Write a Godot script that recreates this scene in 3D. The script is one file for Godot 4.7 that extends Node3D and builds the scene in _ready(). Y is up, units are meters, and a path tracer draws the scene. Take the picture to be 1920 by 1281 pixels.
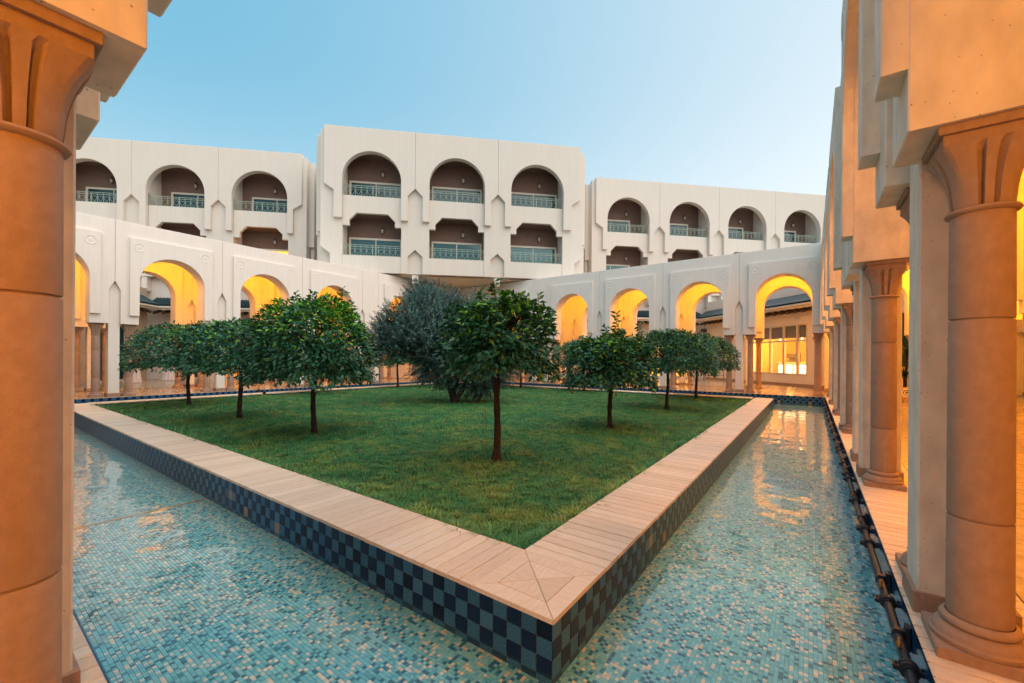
extends Node3D
# A hotel courtyard at dusk: a square lawn in a planter, water channels, arcades lit from inside, hotel blocks behind.
# World axes: the right arcade runs along -z, the left-hand edges along -x, the camera stands at the near corner.

const CAM_H := 1.6
const GROUT := 0.004

var rng := RandomNumberGenerator.new()
var M := {}
var used := {}


# ---------------------------------------------------------------- mesh building
class MB:
	var v := PackedVector3Array()
	var n := PackedVector3Array()
	var c := PackedColorArray()
	var xf := Transform3D()
	var col := Color(1, 1, 1)
	var colored := false

	func trin(a: Vector3, b: Vector3, d: Vector3, na: Vector3, nb: Vector3, nd: Vector3) -> void:
		v.append(xf * a); v.append(xf * d); v.append(xf * b)
		n.append((xf.basis * na).normalized()); n.append((xf.basis * nd).normalized()); n.append((xf.basis * nb).normalized())
		if colored:
			c.append(col); c.append(col); c.append(col)

	func tri(a: Vector3, b: Vector3, d: Vector3) -> void:   # counter-clockwise seen from outside
		var m := (b - a).cross(d - a)
		if m.length_squared() < 1e-16:
			return
		m = m.normalized()
		trin(a, b, d, m, m, m)

	func quad(a: Vector3, b: Vector3, d: Vector3, e: Vector3) -> void:
		tri(a, b, d)
		tri(a, d, e)

	func box(lo: Vector3, hi: Vector3) -> void:
		var p := []
		for k in 8:
			p.append(Vector3(hi.x if k & 1 else lo.x, hi.y if k & 2 else lo.y, hi.z if k & 4 else lo.z))
		quad(p[4], p[5], p[7], p[6])
		quad(p[1], p[0], p[2], p[3])
		quad(p[0], p[4], p[6], p[2])
		quad(p[5], p[1], p[3], p[7])
		quad(p[6], p[7], p[3], p[2])
		quad(p[0], p[1], p[5], p[4])

	func cbox(lo: Vector3, hi: Vector3, b: float) -> void:   # bevelled box
		var poly := PackedVector2Array([Vector2(lo.x, lo.y), Vector2(hi.x, lo.y), Vector2(hi.x, hi.y), Vector2(lo.x, hi.y)])
		prism(poly, lo.z, hi.z, b, b)

	func ring_cap(poly: PackedVector2Array, z: float, up: bool) -> void:
		var idx := Geometry2D.triangulate_polygon(poly)
		for k in range(0, idx.size(), 3):
			var a := poly[idx[k]]; var b := poly[idx[k + 1]]; var d := poly[idx[k + 2]]
			if ((b - a).cross(d - a) > 0.0) != up:
				var t := b; b = d; d = t
			tri(Vector3(a.x, a.y, z), Vector3(b.x, b.y, z), Vector3(d.x, d.y, z))

	func inset(poly: PackedVector2Array, b: float) -> PackedVector2Array:
		var out := PackedVector2Array()
		var m := poly.size()
		for k in m:
			var p := poly[k]
			var e0 := (p - poly[(k + m - 1) % m]).normalized()
			var e1 := (poly[(k + 1) % m] - p).normalized()
			var n0 := Vector2(-e0.y, e0.x); var n1 := Vector2(-e1.y, e1.x)
			var s := n0 + n1
			var den := 1.0 + n0.dot(n1)
			out.append(p + (s / maxf(den, 0.3)) * b)
		return out

	func prism(poly: PackedVector2Array, z0: float, z1: float, bf := 0.0, bb := 0.0, caps := 3) -> void:   # poly counter-clockwise in xy, z1 the front
		var m := poly.size()
		var front := inset(poly, bf) if bf > 0.0 else poly
		var back := inset(poly, bb) if bb > 0.0 else poly
		if caps & 1:
			ring_cap(front, z1, true)
		if caps & 2:
			ring_cap(back, z0, false)
		for k in m:
			var j := (k + 1) % m
			var a := poly[k]; var b := poly[j]
			quad(Vector3(a.x, a.y, z0 + bb), Vector3(b.x, b.y, z0 + bb), Vector3(b.x, b.y, z1 - bf), Vector3(a.x, a.y, z1 - bf))
			if bf > 0.0:
				quad(Vector3(a.x, a.y, z1 - bf), Vector3(b.x, b.y, z1 - bf), Vector3(front[j].x, front[j].y, z1), Vector3(front[k].x, front[k].y, z1))
			if bb > 0.0:
				quad(Vector3(back[k].x, back[k].y, z0), Vector3(back[j].x, back[j].y, z0), Vector3(b.x, b.y, z0 + bb), Vector3(a.x, a.y, z0 + bb))

	func lathe(prof: PackedVector2Array, seg: int, at := Vector3.ZERO) -> void:   # prof: (radius, height) going up, outside surface
		var nn := PackedVector2Array()
		for k in prof.size() - 1:
			var d := prof[k + 1] - prof[k]
			nn.append(Vector2(d.y, -d.x).normalized())
		for k in prof.size() - 1:
			var na := nn[k]; var nb := nn[k]
			if k > 0 and nn[k].dot(nn[k - 1]) > 0.6:
				na = (nn[k] + nn[k - 1]).normalized()
			if k < prof.size() - 2 and nn[k].dot(nn[k + 1]) > 0.6:
				nb = (nn[k] + nn[k + 1]).normalized()
			for s in seg:
				var a0 := TAU * s / seg; var a1 := TAU * (s + 1) / seg
				var c0 := Vector3(cos(a0), 0, -sin(a0)); var c1 := Vector3(cos(a1), 0, -sin(a1))
				var y0 := Vector3.UP * prof[k].y; var y1 := Vector3.UP * prof[k + 1].y
				var p0 := at + c0 * prof[k].x + y0; var p1 := at + c1 * prof[k].x + y0
				var q0 := at + c0 * prof[k + 1].x + y1; var q1 := at + c1 * prof[k + 1].x + y1
				var u0 := c0 * na.x + Vector3.UP * na.y; var u1 := c1 * na.x + Vector3.UP * na.y
				var w0 := c0 * nb.x + Vector3.UP * nb.y; var w1 := c1 * nb.x + Vector3.UP * nb.y
				if prof[k].x > 1e-5:
					trin(p0, p1, q1, u0, u1, w1)
				if prof[k + 1].x > 1e-5:
					trin(p0, q1, q0, u0, w1, w0)

	func tube(pts: PackedVector3Array, rad: PackedFloat32Array, seg: int) -> void:
		var rings := []
		var nrm := []
		var side := Vector3(0.31, 0.11, 0.94)
		for k in pts.size():
			var d := (pts[mini(k + 1, pts.size() - 1)] - pts[maxi(k - 1, 0)]).normalized()
			var x := side.cross(d)
			if x.length() < 0.1:
				x = Vector3.RIGHT.cross(d)
			x = x.normalized()
			var y := d.cross(x)
			side = y.cross(d) * -1.0 if false else side
			var ring := PackedVector3Array()
			var rn := PackedVector3Array()
			for s in seg:
				var a := TAU * s / seg
				var o := x * cos(a) + y * sin(a)
				rn.append(o)
				ring.append(pts[k] + o * rad[k])
			rings.append(ring)
			nrm.append(rn)
		for k in pts.size() - 1:
			for s in seg:
				var t := (s + 1) % seg
				trin(rings[k][s], rings[k][t], rings[k + 1][t], nrm[k][s], nrm[k][t], nrm[k + 1][t])
				trin(rings[k][s], rings[k + 1][t], rings[k + 1][s], nrm[k][s], nrm[k + 1][t], nrm[k + 1][s])
		for e in [0, pts.size() - 1]:
			for s in range(1, seg - 1):
				if e == 0:
					tri(rings[0][0], rings[0][s + 1], rings[0][s])
				else:
					tri(rings[e][0], rings[e][s], rings[e][s + 1])

	func bar(a: Vector3, b: Vector3, r: float) -> void:
		tube(PackedVector3Array([a, b]), PackedFloat32Array([r, r]), 5)

	func ball(at: Vector3, r: float, rows := 8, seg := 12, sq := 1.0) -> void:
		var p := PackedVector2Array()
		for k in rows + 1:
			var a := -PI / 2 + PI * k / rows
			p.append(Vector2(maxf(cos(a) * r, 0.0), sin(a) * r * sq))
		lathe(p, seg, at)

	func mesh() -> ArrayMesh:
		var arr := []
		arr.resize(Mesh.ARRAY_MAX)
		arr[Mesh.ARRAY_VERTEX] = v
		arr[Mesh.ARRAY_NORMAL] = n
		if colored:
			arr[Mesh.ARRAY_COLOR] = c
		var m := ArrayMesh.new()
		m.add_surface_from_arrays(Mesh.PRIMITIVE_TRIANGLES, arr)
		return m


func put(parent: Node, called: String, mesh: Mesh, mat: Material, at := Vector3.ZERO) -> MeshInstance3D:
	var o := MeshInstance3D.new()
	o.name = called if parent != self else numbered(called)
	o.mesh = mesh
	o.material_override = mat
	o.position = at
	parent.add_child(o, true)
	return o


func numbered(called: String) -> String:
	used[called] = used.get(called, 0) + 1
	return called if used[called] == 1 else "%s_%03d" % [called, used[called] - 1]


func thing(called: String, label: String, category: String, at := Vector3.ZERO, group := "") -> Node3D:
	var o := Node3D.new()
	o.name = numbered(called)
	add_child(o)
	o.position = at
	tag(o, label, category, group)
	return o


func tag(o: Node, label: String, category: String, group := "") -> void:
	o.set_meta("label", label)
	o.set_meta("category", category)
	if group != "":
		o.set_meta("group", group)


func struct(called: String, mesh: Mesh, mat: Material) -> MeshInstance3D:
	var o := put(self, called, mesh, mat)
	o.set_meta("kind", "structure")
	return o


func boxmesh(lo: Vector3, hi: Vector3) -> ArrayMesh:
	var b := MB.new()
	b.box(lo, hi)
	return b.mesh()


# ---------------------------------------------------------------- materials
func lin(r: float, g: float, b: float, a := 1.0) -> Color:
	var c := Color(r, g, b).linear_to_srgb()
	c.a = a
	return c


func noise_tex(freq: float, seed_: int, lo: Color, hi: Color, size := 256, kind := FastNoiseLite.TYPE_SIMPLEX_SMOOTH, oct := 4) -> NoiseTexture2D:
	var f := FastNoiseLite.new()
	f.seed = seed_
	f.frequency = freq
	f.noise_type = kind
	f.fractal_octaves = oct
	var t := NoiseTexture2D.new()
	t.width = size
	t.height = size
	t.seamless = true
	t.noise = f
	var g := Gradient.new()
	g.set_color(0, lo)
	g.set_color(1, hi)
	t.color_ramp = g
	return t


func grey(x: float) -> Color:
	return Color(x, x, x)


func mat(c: Color, rough: float, tex: Texture2D = null, scale := Vector3.ONE, bump: Texture2D = null, bump_h := 0.0) -> StandardMaterial3D:
	var m := StandardMaterial3D.new()
	m.albedo_color = c
	m.roughness = rough
	if tex:
		m.albedo_texture = tex
	m.uv1_triplanar = true
	m.uv1_world_triplanar = true
	m.uv1_scale = scale
	if bump:
		m.heightmap_enabled = true
		m.heightmap_texture = bump
		m.heightmap_scale = bump_h
	return m


func pits_texture() -> ImageTexture:
	var im := Image.create(512, 512, false, Image.FORMAT_RGB8)
	im.fill(Color.WHITE)
	var r := RandomNumberGenerator.new()
	r.seed = 77
	for k in 70:
		var x := r.randi_range(8, 500); var y := r.randi_range(8, 500)
		var s := 1 if r.randf() < 0.75 else 2
		for i in range(-s, s + 1):
			for j in range(-s, s + 1):
				if i * i + j * j <= s * s:
					im.set_pixel(x + i, y + j, grey(0.6 + 0.15 * r.randf()))
	return ImageTexture.create_from_image(im)


func make_materials() -> void:
	var streak := noise_tex(0.012, 3, grey(0.965), grey(1.0), 512)
	var blot := noise_tex(0.02, 5, grey(0.88), grey(1.0), 512)
	var fine := noise_tex(0.11, 9, grey(0.0), grey(1.0), 256)
	var plas := mat(lin(0.78, 0.715, 0.645), 0.85, streak, Vector3(0.9, 0.07, 0.9), fine, 0.25)
	M.plaster = plas
	M.plaster_hotel = mat(lin(0.70, 0.63, 0.55), 0.85, streak, Vector3(0.6, 0.05, 0.6), fine, 0.25)
	var near := mat(lin(0.84, 0.745, 0.63), 0.85, blot, Vector3(0.45, 0.22, 0.45), fine, 0.5)
	near.detail_enabled = true
	near.detail_blend_mode = BaseMaterial3D.BLEND_MODE_MUL
	near.detail_albedo = pits_texture()
	near.detail_uv_layer = BaseMaterial3D.DETAIL_UV_2
	near.uv2_triplanar = true
	near.uv2_world_triplanar = true
	near.uv2_scale = Vector3(0.8, 0.8, 0.8)
	M.plaster_near = near
	M.plaster_eave_shade = mat(lin(0.50, 0.385, 0.28), 0.9, blot, Vector3(0.3, 0.3, 0.3))  # white plaster with eave shade and warm light mixed into its colour
	M.plaster_shade_tan = mat(lin(0.21, 0.13, 0.098), 0.9, blot, Vector3(0.3, 0.3, 0.3))  # tan plaster, balcony recess shade darkened into its colour; fills wall joints too
	var sand := noise_tex(0.03, 21, Color(0.90, 0.88, 0.86), Color(1, 1, 1), 512)
	M.stone = mat(lin(0.54, 0.375, 0.285), 0.85, sand, Vector3(0.9, 0.6, 0.9), fine, 0.35)
	M.stone_b = mat(lin(0.505, 0.345, 0.26), 0.85, sand, Vector3(1.1, 0.5, 1.1), fine, 0.35)
	var speck := noise_tex(0.32, 25, Color(0.80, 0.77, 0.75), Color(1, 1, 1), 512, FastNoiseLite.TYPE_SIMPLEX, 2)
	for sm in [M.stone, M.stone_b]:
		sm.detail_enabled = true
		sm.detail_blend_mode = BaseMaterial3D.BLEND_MODE_MUL
		sm.detail_albedo = speck
		sm.detail_uv_layer = BaseMaterial3D.DETAIL_UV_2
		sm.uv2_triplanar = true
		sm.uv2_world_triplanar = true
		sm.uv2_scale = Vector3(1.6, 1.6, 1.6)
	var grain := noise_tex(0.03, 31, Color(0.91, 0.89, 0.87), Color(1, 1, 1), 512)
	M.plank_x = []
	M.plank_z = []
	for t in [[0.79, 0.645, 0.51], [0.73, 0.585, 0.455], [0.82, 0.685, 0.55], [0.76, 0.61, 0.485]]:
		M.plank_x.append(mat(lin(t[0], t[1], t[2]), 0.6, grain, Vector3(0.35, 1.0, 3.2), fine, 0.06))
		M.plank_z.append(mat(lin(t[0], t[1], t[2]), 0.6, grain, Vector3(3.2, 1.0, 0.35), fine, 0.06))
	M.marble = mat(lin(0.50, 0.40, 0.29), 0.22, noise_tex(0.015, 41, Color(0.80, 0.75, 0.68), Color(1, 1, 1), 512), Vector3(0.5, 0.5, 0.9))
	M.marble_b = mat(lin(0.46, 0.36, 0.26), 0.25, M.marble.albedo_texture, Vector3(0.9, 0.5, 0.5))
	var glaze := noise_tex(0.04, 51, grey(0.72), grey(1.0), 256)
	M.tile_dark = [mat(lin(0.009, 0.030, 0.10), 0.16, glaze, Vector3(5, 5, 5)), mat(lin(0.012, 0.038, 0.115), 0.18, glaze, Vector3(5, 5, 5)), mat(lin(0.007, 0.017, 0.055), 0.2, glaze, Vector3(5, 5, 5))]
	M.tile_pale = [mat(lin(0.05, 0.19, 0.36), 0.16, glaze, Vector3(5, 5, 5)), mat(lin(0.07, 0.22, 0.39), 0.2, glaze, Vector3(5, 5, 5)), mat(lin(0.042, 0.16, 0.31), 0.18, glaze, Vector3(5, 5, 5))]
	for tm in M.tile_dark + M.tile_pale:
		tm.metallic_specular = 0.28
		tm.roughness = 0.3
	M.tile_edge = mat(lin(0.008, 0.085, 0.20), 0.16, glaze, Vector3(4, 4, 4))
	M.grout = mat(lin(0.30, 0.27, 0.22), 0.9, blot, Vector3(2, 2, 2))
	M.rust = mat(lin(0.42, 0.33, 0.23), 0.95, blot, Vector3(3, 3, 3))
	M.pool = mat(lin(0.22, 0.33, 0.30), 0.8, blot, Vector3(1.5, 1.5, 1.5))
	var mo := StandardMaterial3D.new()
	mo.vertex_color_use_as_albedo = true
	mo.roughness = 0.3
	M.mosaic = mo
	var w := StandardMaterial3D.new()
	w.transparency = BaseMaterial3D.TRANSPARENCY_ALPHA
	w.albedo_color = Color(0.55, 0.85, 0.9, 0.05)
	w.roughness = 0.03
	w.metallic_specular = 0.5
	w.uv1_triplanar = true
	w.uv1_world_triplanar = true
	w.uv1_scale = Vector3(0.22, 0.22, 0.22)
	w.normal_enabled = true
	w.normal_scale = 0.12
	var wn := noise_tex(0.01, 61, grey(0), grey(1), 512, FastNoiseLite.TYPE_SIMPLEX_SMOOTH, 3)
	wn.as_normal_map = true
	wn.color_ramp = null
	w.normal_texture = wn
	M.water = w
	var leaf := StandardMaterial3D.new()
	leaf.vertex_color_use_as_albedo = true
	leaf.roughness = 0.36
	leaf.metallic_specular = 0.4
	leaf.backlight_enabled = true
	leaf.backlight = Color(0.30, 0.34, 0.16)
	M.leaf = leaf
	var ol := StandardMaterial3D.new()
	ol.vertex_color_use_as_albedo = true
	ol.roughness = 0.6
	M.olive = ol
	var gr := StandardMaterial3D.new()
	gr.vertex_color_use_as_albedo = true
	gr.roughness = 0.65
	M.grass = gr
	M.soil = mat(lin(0.022, 0.045, 0.014), 0.95, noise_tex(0.05, 71, grey(0.35), grey(1.0), 512), Vector3(0.6, 0.6, 0.6))
	M.bark = mat(lin(0.085, 0.055, 0.04), 0.9, noise_tex(0.05, 81, grey(0.4), grey(1.0), 256), Vector3(4, 1.2, 4), fine, 0.8)
	M.fruit = mat(lin(0.16, 0.26, 0.03), 0.45, blot, Vector3(4, 4, 4))
	M.fruit_ripe = mat(lin(0.42, 0.24, 0.02), 0.45, blot, Vector3(4, 4, 4))
	M.pipe = mat(lin(0.007, 0.014, 0.030), 0.5, blot, Vector3(3, 3, 3))
	M.brass = mat(lin(0.30, 0.19, 0.07), 0.4)
	M.brass.metallic = 0.7
	M.rail = mat(lin(0.30, 0.38, 0.31), 0.6)
	M.frame = mat(lin(0.62, 0.57, 0.47), 0.6)
	var gl := mat(lin(0.045, 0.115, 0.125), 0.05)
	gl.metallic = 0.28
	M.glass_low = gl
	gl = mat(lin(0.02, 0.058, 0.066), 0.05)
	gl.metallic = 0.2
	M.glass = gl
	M.curtain = mat(lin(0.55, 0.50, 0.42), 0.9, streak, Vector3(4, 0.2, 4))
	M.iron = mat(lin(0.03, 0.025, 0.02), 0.5)
	M.lamp_glass = mat(lin(0.45, 0.40, 0.32), 0.2)
	M.teal = mat(lin(0.008, 0.05, 0.065), 0.3, glaze, Vector3(2, 2, 2))
	M.wood = mat(lin(0.11, 0.06, 0.035), 0.7, blot, Vector3(1, 1, 1))
	M.cloth = mat(lin(0.72, 0.68, 0.70), 0.9)
	M.dirt = mat(lin(0.16, 0.14, 0.11), 0.95, blot, Vector3(0.1, 0.1, 0.1))
	M.steel = mat(lin(0.22, 0.20, 0.18), 0.4)
	M.clay = mat(lin(0.55, 0.42, 0.28), 0.7)
	M.orange_wall = mat(lin(0.62, 0.38, 0.14), 0.9, blot, Vector3(0.4, 0.4, 0.4))
	M.ink = mat(lin(0.03, 0.05, 0.10), 0.5)
	M.red = mat(lin(0.30, 0.06, 0.03), 0.5)


func glow(c: Color, e: float) -> StandardMaterial3D:
	var m := StandardMaterial3D.new()
	m.albedo_color = c
	m.emission_enabled = true
	m.emission = c
	m.emission_energy_multiplier = e
	return m


# ---------------------------------------------------------------- camera, sky, light
const YAW := 0.628114
const ROLL := 0.0068
const AMBER := Color(1.0, 0.65, 0.11)
const AMBER_NEAR := Color(1.0, 0.63, 0.13)


func make_world() -> void:
	var cam := Camera3D.new()
	cam.name = "camera"
	cam.set_frustum(0.08287, Vector2(0, 0.002077), 0.05, 900.0)
	cam.position = Vector3(0, CAM_H, 0)
	cam.rotation = Vector3(0, YAW, 0)
	add_child(cam)
	cam.rotate_object_local(Vector3(0, 0, 1), ROLL)
	cam.current = true
	var env := Environment.new()
	env.background_mode = Environment.BG_SKY
	env.tonemap_mode = Environment.TONE_MAPPER_LINEAR
	env.tonemap_exposure = 2.05
	env.background_energy_multiplier = 1.0
	env.sdfgi_enabled = true
	env.ssao_enabled = true
	env.ssil_enabled = true
	var sky := Sky.new()
	var ps := PanoramaSkyMaterial.new()
	ps.panorama = sky_picture()
	sky.sky_material = ps
	env.sky = sky
	var we := WorldEnvironment.new()
	we.name = "world"
	we.environment = env
	add_child(we)
	var sun := DirectionalLight3D.new()
	sun.name = "afterglow"
	sun.light_color = Color(1.0, 0.95, 0.905)
	sun.light_energy = 0.5
	sun.light_angular_distance = 100.0
	sun.shadow_enabled = true
	add_child(sun)
	sun.look_at_from_position(Vector3(0.62, 1.0, 0.08), Vector3.ZERO)


func sky_picture() -> ImageTexture:
	# clear dusk sky: deep blue overhead, pale towards the horizon, brightest around the place where the sun went down (east of the frame, +x)
	var w := 512
	var h := 256
	var im := Image.create(w, h, false, Image.FORMAT_RGBF)
	var set_dir := Vector3(0.86, 0.0, -0.50).normalized()
	var zen := Vector3(0.090, 0.25, 0.365)
	var mid := Vector3(0.095, 0.262, 0.37)
	var hor := Vector3(0.34, 0.445, 0.50)
	var warm := Vector3(0.60, 0.585, 0.57)
	for j in h:
		var el := PI / 2 - PI * (j + 0.5) / h
		for i in w:
			var az := TAU * (i + 0.5) / w
			var d := Vector3(sin(az) * cos(el), sin(el), -cos(az) * cos(el))
			var up := clampf(d.y, 0.0, 1.0)
			var c := hor.lerp(mid, smoothstep(0.02, 0.58, up)).lerp(zen, smoothstep(0.25, 0.95, up))
			var near := 0.5 + 0.5 * Vector3(d.x, 0, d.z).normalized().dot(set_dir)
			var g := pow(near, 1.7) * exp(-up * 0.62)
			c = c.lerp(warm, clampf(g * 1.08, 0.0, 1.0))
			im.set_pixel(i, j, Color(c.x, c.y, c.z))
	return ImageTexture.create_from_image(im)


func lamp(at: Vector3, label: String, e: float, tint := AMBER, size := 0.16) -> void:
	# a round ceiling lamp in the arcade passage: a bowl of glass under a metal plate, with its light just below
	var t := thing("ceiling_lamp", label, "lamp", at, "ceiling lamps in the arcade passages")
	var b := MB.new()
	b.lathe(PackedVector2Array([Vector2(0.0, -0.11), Vector2(size * 0.6, -0.09), Vector2(size * 0.93, -0.03), Vector2(size, 0.0)]), 20)
	put(t, "lamp_bowl", b.mesh(), M.lamp_glow)
	b = MB.new()
	b.lathe(PackedVector2Array([Vector2(0.0, 0.0), Vector2(size * 1.12, 0.0), Vector2(size * 1.12, 0.04), Vector2(0.0, 0.05)]), 20)
	put(t, "lamp_plate", b.mesh(), M.brass)
	var l := OmniLight3D.new()
	l.name = "light"
	l.light_color = tint
	l.light_energy = e
	l.light_size = size
	l.omni_range = 30.0
	l.omni_attenuation = 2.0
	l.shadow_enabled = true
	l.position = Vector3(0, -0.24, 0)
	t.add_child(l)


# ---------------------------------------------------------------- arcades
const TOP := 6.97
const CORE := 0.665      # thickness of the wall above the columns
const PANEL := 0.115     # how far the raised panel round each arch stands out
const HALF := 0.72       # from a niche's middle to the jamb beside it
const NW := 0.17        # half width of a niche
var column_mesh := {}


func column_parts() -> void:
	var b := MB.new()
	b.cbox(Vector3(-0.2, 0.0, -0.2), Vector3(0.2, 0.058, 0.2), 0.006)
	b.lathe(PackedVector2Array([Vector2(0.196, 0.058), Vector2(0.2, 0.066), Vector2(0.2, 0.082), Vector2(0.19, 0.088), Vector2(0.186, 0.098), Vector2(0.183, 0.112), Vector2(0.165, 0.13), Vector2(0.148, 0.142)]), 40)
	column_mesh.plinth = b.mesh()
	b = MB.new()
	b.lathe(PackedVector2Array([Vector2(0.135, 0.140), Vector2(0.15, 0.146), Vector2(0.157, 0.16), Vector2(0.157, 0.172), Vector2(0.148, 0.186), Vector2(0.132, 0.192)]), 40)
	column_mesh.base_ring = b.mesh()
	for d in [[0.19, 0.738, 0.1285, 0.128], [0.746, 1.828, 0.128, 0.126], [1.836, 2.412, 0.126, 0.124]]:
		b = MB.new()
		var r0: float = d[2]
		var r1: float = d[3]
		b.lathe(PackedVector2Array([Vector2(r0 - 0.012, d[0] - 0.004), Vector2(r0 - 0.012, d[0]), Vector2(r0 - 0.002, d[0] + 0.002), Vector2(r0, d[0] + 0.008), Vector2(r1, d[1] - 0.008), Vector2(r1 - 0.002, d[1] - 0.002), Vector2(r1 - 0.012, d[1]), Vector2(r1 - 0.012, d[1] + 0.004)]), 40)
		column_mesh["drum%d" % int(d[0] * 1000)] = b.mesh()
	b = MB.new()
	b.lathe(PackedVector2Array([Vector2(0.122, 2.408), Vector2(0.140, 2.412), Vector2(0.147, 2.424), Vector2(0.140, 2.437), Vector2(0.126, 2.441)]), 40)
	column_mesh.neck_ring = b.mesh()
	# capital: a bell that goes from round to square, cut into petals by grooves
	b = MB.new()
	var rows := 14
	var seg := 96
	var grid := []
	for j in rows + 1:
		var f := float(j) / rows
		var ring := PackedVector3Array()
		for s in seg:
			var a := TAU * s / seg
			var cx := cos(a); var cz := sin(a)
			var sq := 1.0 / maxf(absf(cx), absf(cz))
			var spread := lerpf(1.0, minf(sq, 1.34), f * f * 0.9)
			var r := (0.126 + 0.07 * pow(f, 2.2)) * spread
			var ph := fposmod(a + PI / 4, PI / 2) / (PI / 2)      # 0..1 along one face of the square
			var gd := minf(absf(ph - 0.36), absf(ph - 0.64))
			var groove := 0.034 * exp(-pow(gd / 0.034, 4.0)) * (1.0 - smoothstep(0.90, 0.97, f)) 
			var low := 0.006 * (1.0 - smoothstep(0.0, 0.12, f))
			ring.append(Vector3(cx * (r - groove - low), 2.443 + 0.32 * f, cz * (r - groove - low)))
		grid.append(ring)
	for j in rows:
		for s in seg:
			var t := (s + 1) % seg
			var p0: Vector3 = grid[j][s]; var p1: Vector3 = grid[j][t]; var q0: Vector3 = grid[j + 1][s]; var q1: Vector3 = grid[j + 1][t]
			b.quad(p1, p0, q0, q1)
	var cap := PackedVector2Array()
	for s in seg:
		cap.append(Vector2(grid[rows][s].x, grid[rows][s].z))
	for s in seg:
		var t := (s + 1) % seg
		b.tri(Vector3(0, 2.763, 0), grid[rows][t], grid[rows][s])
	column_mesh.capital = b.mesh()
	b = MB.new()
	b.cbox(Vector3(-0.185, 2.763, -0.185), Vector3(0.185, 2.822, 0.185), 0.004)
	b.cbox(Vector3(-0.208, 2.822, -0.208), Vector3(0.208, 2.868, 0.208), 0.006)
	column_mesh.abacus = b.mesh()


func column(parent: Node3D, at: Vector3, near: bool) -> void:
	var sm: Material = M.stone if rng.randf() < 0.6 else M.stone_b
	var root := put(parent, "column", column_mesh.drum190, sm, at)
	put(root, "drum", column_mesh.drum746, M.stone if rng.randf() < 0.5 else M.stone_b)
	put(root, "drum", column_mesh.drum1836, sm)
	put(root, "plinth", column_mesh.plinth, M.stone_b)
	put(root, "base_ring", column_mesh.base_ring, sm)
	put(root, "neck_ring", column_mesh.neck_ring, sm)
	put(root, "capital", column_mesh.capital, sm)
	put(root, "abacus", column_mesh.abacus, M.stone_b)


func arc(poly: PackedVector2Array, cx: float, sy: float, r: float, steps := 28) -> void:
	for k in steps + 1:
		var a := PI - PI * k / steps
		poly.append(Vector2(cx + cos(a) * r, sy + sin(a) * r))


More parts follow.
